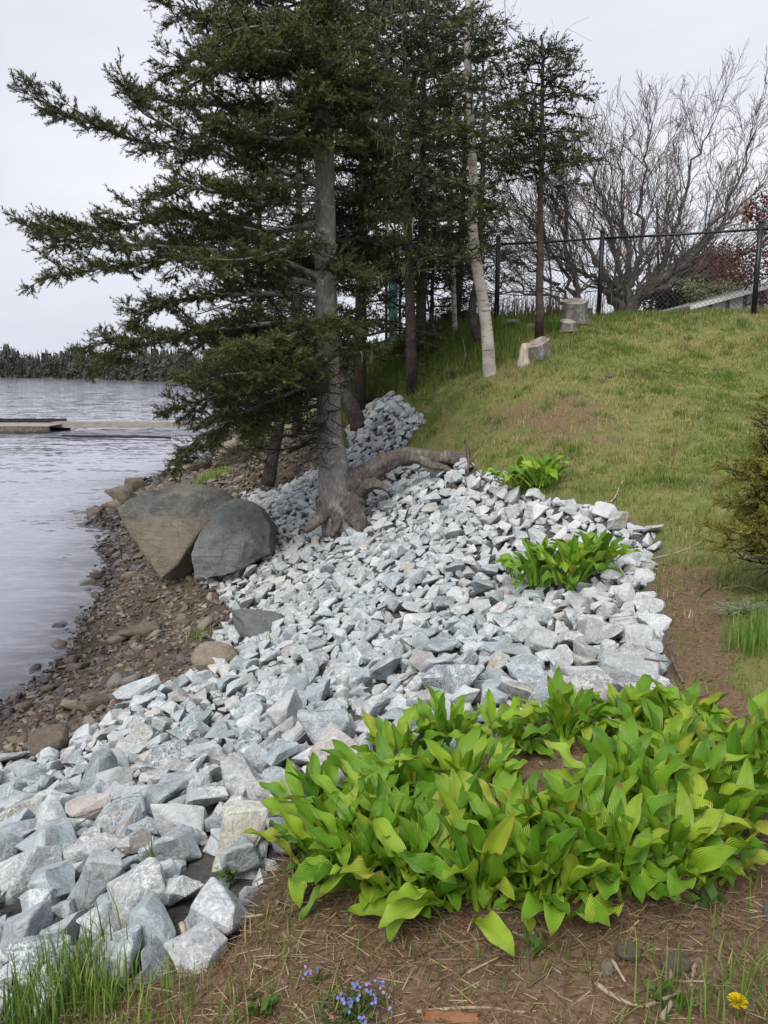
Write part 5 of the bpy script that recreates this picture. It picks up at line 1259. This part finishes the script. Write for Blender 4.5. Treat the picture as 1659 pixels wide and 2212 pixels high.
# ------------------------------------------------------------------ floating dock
k = NT('dock_timber'); v = k.coord('Object', (.3, 1, 1)); c = k.ramp(k.noise(v, 7, 5, .65), (.3, (.20, .18, .155)), (.7, (.36, .335, .29))); M_DOCK = k.fin(c, .85, k.bump(k.noise(v, 30, 4), .005, .7), .15)
k = NT('dark_timber'); M_DDOCK = k.fin(k.ramp(k.noise(k.coord(), 6, 4), (.3, (.012, .012, .013)), (.7, (.035, .034, .034))), .7, None, .3)
d0 = at_z(60, 936, 0.0); dock = empty('floating_dock', d0); tag(dock, 'low wooden floating dock with dark edge rail on the inlet', 'dock')
x0, x1 = at_y(-60, 930, d0[1])[0] - d0[0], at_y(106, 930, d0[1])[0] - d0[0]
for i in range(9):
    a = Acc(); a.add(*box_vf((x0 + x1) / 2, .15 + i * .27, .36, x1 - x0, .245, .045)); a.build('plank', M_DOCK, dock)
for yy in (-.05, 2.6): a = Acc(); a.add(*tube([(x0, yy, .12), (x1, yy, .12)], .20, 12)); a.build('float_log', mat_bark('float_log', (.05, .04, .03), (.16, .13, .10), (.26, .22, .17), .5) if yy < 0 else M_DDOCK, dock, True)
a = Acc(); a.add(*box_vf((x0 + x1) / 2 - .1, 2.5, .50, x1 - x0, .16, .22)); edge_rail = a.build('edge_rail', M_DDOCK, dock)
for cxx in (x1 - 1.6, x1 - .5):
    a = Acc(); a.add(*box_vf(cxx, 2.5, .64, .32, .05, .04)); a.add(*box_vf(cxx - .07, 2.5, .615, .05, .06, .05)); a.add(*box_vf(cxx + .07, 2.5, .615, .05, .06, .05)); a.build('cleat', M_TRIM, edge_rail)
g0 = at_z(230, 938, 0.0); gang = empty('gangway', (g0[0], d0[1] + 1.6, 0)); tag(gang, 'long narrow pale gangway running from the dock to shore', 'gangway')
xa, xb = x1 + d0[0] - g0[0] - .6, at_y(560, 930, d0[1])[0] - g0[0]
for yy in (0, .9): a = Acc(); a.add(*box_vf((xa + xb) / 2, yy, .30, xb - xa, .07, .26)); a.build('beam', M_DOCK, gang)
for i in range(int((xb - xa) / .3)): a = Acc(); a.add(*box_vf(xa + .15 + i * .3, .45, .445, .27, .95, .03)); a.build('plank', M_DOCK, gang)
m0 = at_z(135, 942, .05); a = Acc(); rgd = np.random.default_rng(2); mp_ = np.stack([np.linspace(0, 5.6, 16), np.cumsum(rgd.normal(0, .05, 16)) - np.linspace(0, 1.2, 16), .02 + np.abs(rgd.normal(0, .015, 16))], 1)  # dark tube laid on the water as the gangway's painted reflection
a.add(*tube(mp_, .06, 8, rgd, .1)); o = a.build('gangway_reflection', M_DDOCK, None, True); o.location = m0; tag(o, 'dark strip standing in for the gangway reflection on the water', 'log')

# ------------------------------------------------------------------ far wooded shore
far = Acc(); rf = np.random.default_rng(90); nt_ = 3600
ab = rf.uniform(-.66, -.02, nt_); dd = shore_dist(ab) + 5 + rf.random(nt_) ** 1.3 * 45
for i in range(nt_):
    y = dd[i]; x = ab[i] * y; z = gz(x, y); con = rf.random() < .8
    nz_ = .5 + .25 * math.sin(ab[i] * 61) + .25 * math.sin(ab[i] * 143 + 1); h = (.72 + .4 * nz_) * np.interp(dd[i], [170, 205, 300, 400, 520], [6.6, 7.0, 9.6, 11.6, 13.5]) * rf.uniform(.5, 1.2) * (.75 + .25 * min(1, (dd[i] - shore_dist(ab[i])) / 15)); w = h * (.15 if con else .24) * rf.uniform(.8, 1.2); n = 26
    f = rf.random(n) ** .8; a_ = rf.uniform(0, 6.28, n); rr = w * ((1 - f) ** 1.15 * rf.uniform(.6, 1.1, n) if con else np.sqrt(np.clip(1 - (f * 1.6 - .6) ** 2, 0, 1)))
    c0 = np.stack([x + rr * .3 * np.cos(a_), y + rr * .3 * np.sin(a_), z + f * h], 1); tip = np.stack([x + rr * np.cos(a_), y + rr * np.sin(a_), z + f * h - h * .06], 1); sid = np.stack([-np.sin(a_), np.cos(a_), 0 * a_], 1) * (rr * .45 + .1)[:, None]
    V = np.stack([c0 - sid + [0, 0, h * .05], c0 + sid + [0, 0, h * .05], tip], 1).reshape(-1, 3); V = np.concatenate([V, [(x - w * .16, y, z + h * .7), (x + w * .16, y, z + h * .7), (x, y, z + h * (1.12 if con else .9))]])
    col = (np.array((.052, .066, .046)) if con else np.array((.10, .10, .085))) * rf.uniform(.75, 1.25); far.add(V, np.arange(len(V)).reshape(-1, 3), col[None])
tag(far.build('far_forest', M_GRASS), 'dark spruce forest along the far shore of the inlet', None, None, 'stuff')
# ------------------------------------------------------------------ grass
rG = np.random.default_rng(123)
def wob(x, y, f, ph): return .5 + .25 * (np.sin(x * f + ph + 1.7 * np.sin(y * f * .7)) + np.sin(y * f * 1.1 + ph * 2 + 1.3 * np.sin(x * f * .8)))
def blades(acc, P, h, w, cols, rng, lean=.45, three=False):
    n = len(P); a = rng.uniform(0, 6.28, n); d = np.stack([np.cos(a), np.sin(a), 0 * a], 1); side = np.stack([-np.sin(a), np.cos(a), 0 * a], 1) * (w / 2)[:, None]
    ln = np.abs(rng.normal(0, lean, n)); top = P + d * (h * ln)[:, None] + np.array([0, 0, 1.0]) * (h * np.sqrt(np.clip(1 - np.minimum(ln, .9) ** 2, .1, 1)))[:, None]
    if three:
        mid = P * .5 + top * .5 - d * (h * ln * .22)[:, None] + np.array([0, 0, 1]) * (h * .08)[:, None]
        V = np.stack([P - side, P + side, mid - side * .8, mid + side * .8, top], 1); f = np.array([(0, 1, 3), (0, 3, 2), (2, 3, 4)])
    else: V = np.stack([P - side, P + side, top], 1); f = np.array([(0, 1, 2)])
    F = f[None] + (np.arange(n) * V.shape[1])[:, None, None]; acc.add(V.reshape(-1, 3), F.reshape(-1, 3), np.repeat(cols, V.shape[1], 0))
GREEN, OLIVE, STRAW = np.array((.135, .235, .042)), np.array((.21, .245, .062)), np.array((.42, .34, .18))
def lawn_cols(x, y, rng, dry):
    n = len(x); r = rng.random(n); g = wob(x, y, 1.6, .4) * .6 + wob(x, y, 4.1, 2.2) * .4; q = dry + .9 * (.55 - g) - .08
    c = np.where((r < q * .55)[:, None], STRAW, np.where((r < .35 + q * .6)[:, None], OLIVE, GREEN)); return c * rng.uniform(.65, 1.35, (n, 1))
lawn = Acc()
n = 560000; X = rG.uniform(-1.2, 10.5, n); Y = rG.uniform(1.6, 16.8, n)
m = (np.abs(X) < Y * .56 + .3) | ((X > 0) & (X < Y * .62 + 2.0) & (rG.random(n) < .6)); X, Y = X[m], Y[m]
e1 = edge_dist(X, Y, RIP); e2 = edge_dist(X, Y, DIRT); e3 = edge_dist(X, Y, PATCH); e4 = edge_dist(X, Y, BEACH)
clump = wob(X, Y, 5.5, 1.0) * .6 + wob(X, Y, 13, 2.0) * .4
pr = np.interp(e3, [-.7, 0, .7], [1.0, .55, .35]) * np.where(e2 > 0, np.where(e2 < .3, .3, .03), 1.0) * (.25 + .95 * clump) * np.interp(Y, [3, 6, 9, 17], [.95, .9, .75, .6])
m = (e1 < -.03) & (e4 < 0) & (rG.random(len(X)) < pr); X, Y, clump, e3 = X[m], Y[m], clump[m], e3[m]
Z = height(X, Y); tall = sstep(12.6, 14.2, Y) * sstep(3.6, 1.5, X) * .9 + sstep(13.2, 14.3, Y) * .22 + sstep(.45, .05, np.hypot(X - 2.6, Y - 12.2)) * .5
h = (.028 + .05 * clump + .17 * tall * rG.uniform(.4, 1.2, len(X))) * rG.uniform(.6, 1.4, len(X)); w = np.interp(Y, [3, 6, 10, 16], [.005, .007, .010, .013])
dry = np.clip(.28 + .6 * sstep(-1.4, .3, e3) + .5 * sstep(3.0, 6.5, X) * sstep(10.5, 13.5, Y) - .5 * np.clip(tall, 0, 1), 0, 1)
blades(lawn, np.column_stack([X, Y, Z - .005]), h, np.full(len(X), 1.0) * w, lawn_cols(X, Y, rG, dry), rG, .55)
nt2 = 300; tx = rG.uniform(.6, 8, nt2); ty = rG.uniform(6, 14.5, nt2); ok = (np.abs(tx) < ty * .55) & (edge_dist(tx, ty, RIP) < -.1) & (edge_dist(tx, ty, DIRT) < -.1); tx, ty = tx[ok], ty[ok]
nb2 = 70; x = np.repeat(tx, nb2) + rG.normal(0, .06, len(tx) * nb2); y = np.repeat(ty, nb2) + rG.normal(0, .06, len(tx) * nb2); kind = np.repeat(rG.random(len(tx)), nb2)
cc = np.where((kind < .5)[:, None], GREEN * .9, np.where((kind < .8)[:, None], OLIVE, STRAW * .8)) * rG.uniform(.65, 1.3, (len(x), 1))
blades(lawn, np.column_stack([x, y, height(x, y) - .005]), rG.uniform(.035, .10, len(x)), np.interp(y, [3, 6, 10, 16], [.006, .007, .010, .013]), cc, rG, .45)
tag(lawn.build('grass', M_GRASS), 'rough lawn grass on the slope below the fence', None, None, 'stuff'); print('lawn', len(X))
def tuft(u, v, rad, n, h, label, cols=(GREEN, OLIVE), w=.006, name='grass_tuft', lean=.35, group=None, cat='grass'):
    p = hit(u, v); a = Acc(); q = rG.normal(0, rad * .5, (n, 2)); x, y = p[0] + q[:, 0], p[1] + q[:, 1]
    c = np.array(cols)[rG.integers(0, len(cols), n)] * rG.uniform(.7, 1.4, (n, 1)); blades(a, np.column_stack([x, y, height(x, y) - .01]) - [p[0], p[1], p[2]], h * rG.uniform(.45, 1.15, n), np.full(n, w), c, rG, lean, True)
    o = a.build(name, M_GRASS); o.location = p; return tag(o, label, cat, group, 'stuff' if rad >= .1 or n < 20 else None)
LG = np.array((.17, .28, .05))
tuft(140, 2165, .15, 420, .20, 'long green grass tuft at the lower corner of the stones', (GREEN * .8, GREEN, LG * .8, OLIVE * .8), .005, group='grass tufts')
tuft(230, 2180, .09, 90, .15, 'smaller grass tuft beside the long corner tuft', (GREEN, LG, OLIVE), .005, group='grass tufts')
tuft(60, 2190, .10, 90, .18, 'grass tuft at the bottom picture corner under stones', (GREEN, LG, OLIVE), .005, group='grass tufts')
tuft(325, 1880, .025, 10, .20, 'sparse grass blades growing between near stones', (GREEN, LG), .006, lean=.25, group='grass tufts')
tuft(425, 1380, .12, 60, .16, 'thin reedy weeds on the pebble shore', (OLIVE, STRAW, GREEN), .006, group='grass tufts')
tuft(580, 1395, .03, 14, .17, 'few grass blades beside the flat grey slab', (LG, GREEN), .006, group='grass tufts')
tuft(110, 1610, .05, 30, .12, 'little weed between brown rocks at the bank toe', (OLIVE, LG), .006, group='grass tufts')
tuft(515, 1540, .03, 14, .07, 'small weed among the stones above the pebbles', (OLIVE, GREEN), .006, group='grass tufts')
tuft(460, 1035, .45, 260, .28, 'yellow-green grass patch on the shore behind the boulders', (LG, OLIVE, LG * 1.3), .014, group='grass tufts')
tuft(1640, 1400, .16, 200, .22, 'lush grass clump below the golden young spruce', (GREEN, LG), .006, group='grass tufts')
tuft(1195, 715, .14, 140, .34, 'tall dark green grass clump beside the cut stumps', (GREEN * .8, GREEN), .012, group='grass tufts')
tuft(1060, 1000, .16, 90, .13, 'grass tussock beside the end of the thick root', (OLIVE, GREEN, LG), .008, group='grass tufts')
tuft(1110, 985, .14, 80, .12, 'grass tussock between thick root and lawn hosta', (OLIVE, GREEN, LG), .008, group='grass tufts')
tuft(1330, 1000, .10, 60, .10, 'brownish tussock in the middle of the lower lawn', (OLIVE, STRAW), .008, group='grass tufts')
tuft(1230, 975, .10, 60, .10, 'tussock at the lower rim of the bare patch', (OLIVE, GREEN), .008, group='grass tufts')
tuft(930, 915, .2, 120, .14, 'olive grass tussock beside the stone strip', (OLIVE, GREEN), .010, group='grass tufts')
tuft(1460, 2185, .12, 60, .14, 'thin grass blades in the soil near the dandelion', (GREEN, LG, OLIVE), .004, group='grass tufts')
tuft(1640, 2195, .12, 80, .16, 'grass blades at the lower picture corner beside the dandelion', (GREEN, LG), .004, group='grass tufts')
tuft(470, 2195, .22, 130, .10, 'short sparse grass on the soil below the stones', (OLIVE, GREEN, STRAW), .004, group='grass tufts')
tuft(320, 2200, .16, 120, .12, 'short grass along the bottom beside the corner tufts', (OLIVE, GREEN, LG), .004, group='grass tufts')
dry = Acc(); n = 900; x = rG.normal(2.75, .85, n); y = rG.uniform(14.6, 17, n); zz_ = height(x, y); hh = rG.uniform(.2, .75, n); c = np.array([(.20, .12, .075), (.16, .13, .09), (.26, .20, .12), (.11, .12, .05)])[rG.integers(0, 4, n)] * rG.uniform(.7, 1.2, (n, 1))
blades(dry, np.column_stack([x, y, zz_]), hh, np.full(n, .012), c, rG, .3, True); tag(dry.build('dry_stems', M_GRASS), 'dry brown stems and weeds along the fence foot', None, None, 'stuff')
wood_g = Acc(); n = 14000; x = rG.uniform(-2.2, 2.2, n); y = rG.uniform(12.4, 17.5, n); m = (edge_dist(x, y, RIP) < -.02) & (edge_dist(x, y, BEACH) < -.3); x, y = x[m], y[m]; n = len(x)
c = np.array([GREEN, GREEN * .7, OLIVE])[rG.integers(0, 3, n)] * rG.uniform(.6, 1.3, (n, 1)); blades(wood_g, np.column_stack([x, y, height(x, y)]), rG.uniform(.08, .3, n), np.full(n, .014), c, rG, .4); tag(wood_g.build('undergrowth', M_GRASS), 'tall green grass growing in the shade under the spruces', None, None, 'stuff')

# ------------------------------------------------------------------ litter on the soil
lit = Acc(); n = 26000; x = rG.uniform(-1.6, 3.6, n); y = rG.uniform(1.2, 6.6, n); x[::2] = rG.uniform(-1.2, 1.6, len(x[::2])); y[::2] = rG.uniform(1.3, 2.6, len(x[::2])); e2 = edge_dist(x, y, DIRT); m = (e2 > -.15) & (edge_dist(x, y, RIP) < .02); x, y = x[m], y[m]; n = len(x); a_ = rG.uniform(0, 6.28, n); l = rG.uniform(.015, .10, n) * np.where(rG.random(n) < .1, 1.7, .7)
d = np.stack([np.cos(a_), np.sin(a_), rG.normal(0, .12, n)], 1) * l[:, None]; P = np.column_stack([x, y, height(x, y) + .006]); cc = np.array([(.26, .17, .10), (.15, .085, .045), (.34, .27, .17), (.10, .065, .04), (.20, .13, .075)])[rG.integers(0, 5, n)] * rG.uniform(.7, 1.2, (n, 1))
prisms(lit, P - d / 2, P + d / 2, rG.uniform(.0006, .0019, n), .0006, cc); tag(lit.build('needle_litter', M_TWIGT), 'brown needles and straw scattered over the bare soil', None, None, 'stuff')
clod = Acc(); n = 3500; x = rG.uniform(-1.4, 3.4, n); y = rG.uniform(1.3, 6.4, n); m = (edge_dist(x, y, DIRT) > 0) & (edge_dist(x, y, RIP) < -.02); x, y = x[m], y[m]; n = len(x); s_ = .012 * np.clip(rG.lognormal(0, .5, n), .4, 2.6); cc = np.array([(.11, .07, .045), (.16, .105, .07), (.22, .19, .16)])[rG.integers(0, 3, n)] * rG.uniform(.7, 1.2, (n, 1))
V, F = COBLO[4]; clod.inst(V, F, frames(rG.normal(size=(n, 3)), rG) * s_[:, None, None], np.column_stack([x, y, height(x, y) + s_ * .15]), cc); tag(clod.build('soil_crumbs', M_PEB), 'small crumbs of reddish soil and grit', None, None, 'stuff')
def stick(way, r, label, mat, cat='stick', lift=.012, name='stick', taper=.5, group='fallen sticks'):
    p = []
    for w_ in way:
        q = hit(*w_[:2]); p.append(q + [0, 0, lift + (w_[2] if len(w_) > 2 else 0)])
    p = np.array(p); c0 = p[0].copy(); V, F = tube(smooth_line(p - c0, 4), np.linspace(r, r * taper, (len(p) - 1) * 4 + 1), 7, rG, .10); a = Acc(); a.add(V, F); o = a.build(name, mat, None, True); o.location = c0; return tag(o, label, cat, group)
k = NT('dry_stick'); v = k.coord('Object'); M_STICK = k.fin(k.ramp(k.noise(v, 25, 4), (.3, (.20, .15, .105)), (.7, (.40, .33, .24))), .85, k.bump(k.noise(v, 60, 4), .003, .8), .1)
k = NT('dark_stick'); v = k.coord('Object'); M_STICKD = k.fin(k.ramp(k.noise(v, 25, 4), (.3, (.07, .05, .04)), (.7, (.17, .125, .10))), .85, k.bump(k.noise(v, 60, 4), .003, .8), .1)
for way, r, lab, mt in [
    ([(470, 1990), (560, 1985), (640, 1960), (760, 1945)], .004, 'pale forked straw stick beside the heart-shaped stone', M_STICK), ([(545, 2090), (600, 2115), (625, 2165)], .003, 'thin pale stem below the hosta corner', M_STICK),
    ([(630, 2170), (690, 2240)], .004, 'straight pale stem at the bottom below the stones', M_STICK), ([(900, 2195), (1040, 2185), (1130, 2196), (1240, 2180)], .0045, 'long pale curved stem at the bottom of the soil', M_STICK),
    ([(1280, 2130), (1340, 2170), (1390, 2185)], .006, 'thick broken grey-brown stick under the hostas', M_STICK), ([(1390, 2185), (1440, 2165), (1470, 2150)], .006, 'thick stick piece joining the broken stick', M_STICK), ([(1430, 2210), (1455, 2165)], .008, 'short thick stick end at the bottom edge', M_STICK),
    ([(955, 2040), (990, 2075), (1000, 2110)], .005, 'dark bent twig under the front hostas', M_STICKD), ([(1140, 2140), (1200, 2100), (1240, 2075)], .004, 'thin slanting twig on the soil below front hostas', M_STICKD), ([(1320, 2080), (1350, 2130)], .005, 'pale short twig right under the front row', M_STICK),
    ([(1500, 2090), (1492, 2140)], .006, 'upright pale chip of wood beside the soil stone', M_STICK), ([(910, 2220), (1060, 2235)], .006, 'grey stick lying at the bottom edge beside bark', M_STICKD), ([(1010, 2110), (1090, 2070)], .004, 'straw stem crossing the soil under the hostas', M_STICK),
    ([(395, 2035, .05), (405, 2062, .02), (415, 2088)], .009, 'pale flat splinter standing against the dark stone', M_STICK),
    ([(1440, 1425, .06), (1455, 1450, .03), (1475, 1480)], .014, 'dark forked stick against the rim stones by the path', M_STICKD), ([(1390, 1457, .07), (1440, 1455, .05)], .006, 'thin twig lying across the rim stones', M_STICKD), ([(1300, 1090), (1325, 1082), (1340, 1050), (1348, 1040)], .011, 'white weathered branch lying in the lawn', M_PALE),
    ([(1005, 975, .12), (1012, 1005, .10), (1010, 1035, .03)], .022, 'broken reddish root stub hanging at the thick root end', M_STICKD), ([(1030, 985, .10), (1015, 1012, .08), (1035, 1025, .02)], .015, 'crooked root stub crossing at the thick root end', M_STICKD),
    ([(962, 815), (995, 800), (1005, 785, .1), (998, 762, .25)], .010, 'curved pale branch standing in grass beside the birch', M_STICK), ([(1405, 1222, .04), (1470, 1222, .10), (1520, 1212, .15), (1570, 1205, .2)], .006, 'long thin dead branch reaching out of the golden spruce', M_STICK),
    ([(1488, 1340), (1493, 1320)], .008, 'small forked pale twig on the soil path', M_STICK), ([(1510, 1290), (1560, 1255), (1580, 1240)], .004, 'thin dark twig on the path under young spruce', M_STICKD), ([(1560, 1275), (1610, 1270), (1650, 1285)], .006, 'pale fallen twig at the foot of young spruce', M_STICK), ([(1470, 1520), (1530, 1505)], .005, 'brown twig lying across the path behind hostas', M_STICKD), ([(1370, 960), (1420, 952)], .005, 'thin straw lying on the upper lawn', M_STICK)]:
    stick(way, r, lab, mt)
k = NT('orange_bark'); v = k.coord('Object', (.3, 1, 1)); M_OB = k.fin(k.ramp(k.noise(v, 40, 4), (.3, (.15, .065, .035)), (.7, (.28, .14, .08))), .85, k.bump(k.noise(v, 50, 4), .004, .8), .1)
q = hit(975, 2206); a = Acc(); u_ = np.linspace(-1, 1, 7); P_ = np.array([[(x_ * .065 * (1 + .1 * math.sin(5 * t_)), t_ * .018, .014 * (1 - t_ * t_) + .003 * math.sin(9 * x_)) for t_ in u_] for x_ in np.linspace(-1, 1, 9)]).reshape(-1, 3); F = np.array([(i * 7 + j, i * 7 + j + 1, (i + 1) * 7 + j + 1, (i + 1) * 7 + j) for i in range(8) for j in range(6)])
a.add(np.concatenate([P_, P_ - [0, 0, .006]]), np.concatenate([F, F[:, ::-1] + 63])); o = a.build('bark_piece', M_OB, None, True); o.location = q + [0, 0, .01]; o.rotation_euler = (0, 0, -.08); tag(o, 'curved orange-brown bark piece on the soil at the bottom', 'bark')
low_rock(1462, 2098, .075, .06, .05, .4, M_B4, 431, 'small brownish stone in the soil below the hostas', name='rock'); low_rock(1355, 2068, .07, .05, .045, .2, M_B4, 432, 'crumbly brown clod on the soil below the hostas'); low_rock(1670, 1990, .08, .06, .05, .9, M_B2, 433, 'grey pebble stone on soil at the picture edge')
low_rock(1310, 2100, .05, .04, .03, .9, M_B3, 434, 'small pale wood chip like stone under the hostas')
# fallen beard lichen
q = hit(1612, 1325); a = Acc(); n = 420; x = rG.normal(0, .10, n); y = rG.normal(0, .035, n); P = np.column_stack([x, y, np.abs(rG.normal(.02, .015, n))]); d = norm(np.column_stack([rG.normal(0, 1, n), rG.normal(0, .5, n), rG.normal(0, .35, n)])) * rG.uniform(.02, .07, (n, 1)); prisms(a, P, P + d, .0022, .001, np.array([[.30, .33, .23]]) * rG.uniform(.7, 1.2, (n, 1))); o = a.build('lichen_clump', M_LICHEN); o.location = q + [0, 0, .01]; tag(o, 'pale green clump of fallen beard lichen on the soil', 'lichen', None, 'stuff')
# ------------------------------------------------------------------ flowers
M_PETAL = mat_tint('petals', .6, .3, .2, .1)
def flower_patch(name, q, stems, spread, h, cols, label, cat, size, leafy=14):
    e = empty(name, q); tag(e, label, cat); fo = Acc()
    for i in range(leafy * 6):
        p = rG.normal(0, spread * .5, 2); d = norm(np.array([[rG.normal(), rG.normal(), abs(rG.normal(.5, .4))]])); l = h * rG.uniform(.35, .6); fo.inst(np.array([(0, 0, 0), (.5, .16, .05), (1, 0, 0), (.5, -.16, .05)]), np.array([(0, 1, 2), (0, 2, 3)]), frames(d, rG) * l, np.array([[p[0], p[1], rG.uniform(0, h * .3)]]), (np.array([(.07, .12, .03), (.10, .15, .04)])[i % 2] * rG.uniform(.7, 1.3))[None])
    for i in range(stems):
        p = rG.normal(0, spread * .5, 2); top = np.array([p[0] + rG.normal(0, .02), p[1] + rG.normal(0, .02), h * rG.uniform(.6, 1.1)]); prisms(fo, [np.array([p[0], p[1], 0])], [top], .0012, .001, np.array([[.08, .13, .04]]))
        a = Acc(); col = np.array(cols[rG.integers(0, len(cols))])
        for f in range(rG.integers(2, 6)):
            c_ = top + rG.normal(0, .006, 3)
            n_ = norm(np.array([rG.normal(0, .5), -.5 + rG.normal(0, .4), .8])); s1 = norm(np.cross(n_, [1, .1, 0])); s2 = np.cross(n_, s1)
            for pt in range(5):
                an = pt * 1.2566; u1 = s1 * math.cos(an) + s2 * math.sin(an); w1 = np.cross(n_, u1); a.add(np.array([c_, c_ + u1 * size * .6 + w1 * size * .42, c_ + u1 * size + n_ * size * .1, c_ + u1 * size * .6 - w1 * size * .42]), np.array([(0, 1, 2), (0, 2, 3)]), (col * rG.uniform(.85, 1.15))[None])
        a.build('blossom', M_PETAL, e)
    fo.build('foliage', M_GRASS, e)
BLUE = [(.17, .23, .60), (.25, .27, .62), (.36, .28, .56), (.22, .25, .60)]
flower_patch('forget_me_not', hit(760, 2190), 15, .075, .065, BLUE, 'clump of small blue forget-me-nots on the soil', 'flower', .0045, 24)
flower_patch('forget_me_not', hit(692, 2130), 3, .02, .06, BLUE, 'lone small blue flower stem beside the larger clump', 'flower', .0045, 4)
flower_patch('forget_me_not', hit(1205, 1745), 12, .06, .06, BLUE, 'tiny blue flowers in the bare gap among hostas', 'flower', .005, 20)
q = hit(1588, 2215); e = empty('dandelion', q); tag(e, 'bright yellow dandelion flower at the bottom corner', 'flower'); a = Acc(); tp2 = np.array([0, 0, .06]); a.add(*tube([(0, 0, 0), (.004, 0, .03), tp2], .0018, 6), np.array([[.16, .22, .06]])); a.build('stem', M_GRASS, e, True)
a = Acc(); n = 150; an = rG.uniform(0, 6.28, n); rr = rG.random(n) ** .6; el = (1 - rr) * 1.3 + .12; d = np.stack([np.cos(an) * np.cos(el), np.sin(an) * np.cos(el), np.sin(el)], 1); L_ = .021 * (.75 + .35 * rr); s1 = norm(np.cross(d, [0, 0, 1])) * .0016
V = np.stack([tp2 + 0 * d - s1 * .6, tp2 + 0 * d + s1 * .6, tp2 + d * L_[:, None] + s1, tp2 + d * L_[:, None] - s1], 1); F = np.array([(0, 1, 2), (0, 2, 3)])[None] + (np.arange(n) * 4)[:, None, None]; a.add(V.reshape(-1, 3), F.reshape(-1, 3), np.repeat(np.array([[.75, .56, .01]]) * rG.uniform(.8, 1.1, (n, 1)), 4, 0)); a.build('flower_head', M_PETAL, e)
for i, (u, v) in enumerate(((1488, 913), (1523, 810))):
    q = hit(u, v); a = Acc(); leaf_cloud(a, np.array([0, 0, .03]), np.array([.022, .022, .01]), 30, .02, [(.7, .52, .02)], rG); o = a.build('dandelion', M_PETAL); o.location = q; tag(o, ['small yellow dandelion in the middle of the lawn', 'small yellow dandelion high on the lawn'][i], 'flower')
for i, (u, v, lab) in enumerate(((1440, 2170, 'little broad-leaved weed in the soil near the dandelion'), (1165, 2060, 'tiny green seedling under the front hostas'), (490, 1895, 'small leafy weed between stone and hosta'), (1530, 1960, 'pale leafy weed beside the end hosta'), (560, 2190, 'small plantain leaves on the soil at the bottom'))):
    q = hit(u, v); a = Acc(); leaf_cloud(a, np.array([0, 0, .02]), np.array([.035, .03, .02]), 22, .04, [(.07, .13, .025), (.10, .17, .035)], rG); o = a.build('weed', M_GRASS); o.location = q; tag(o, lab, 'weed', 'weeds in the soil')
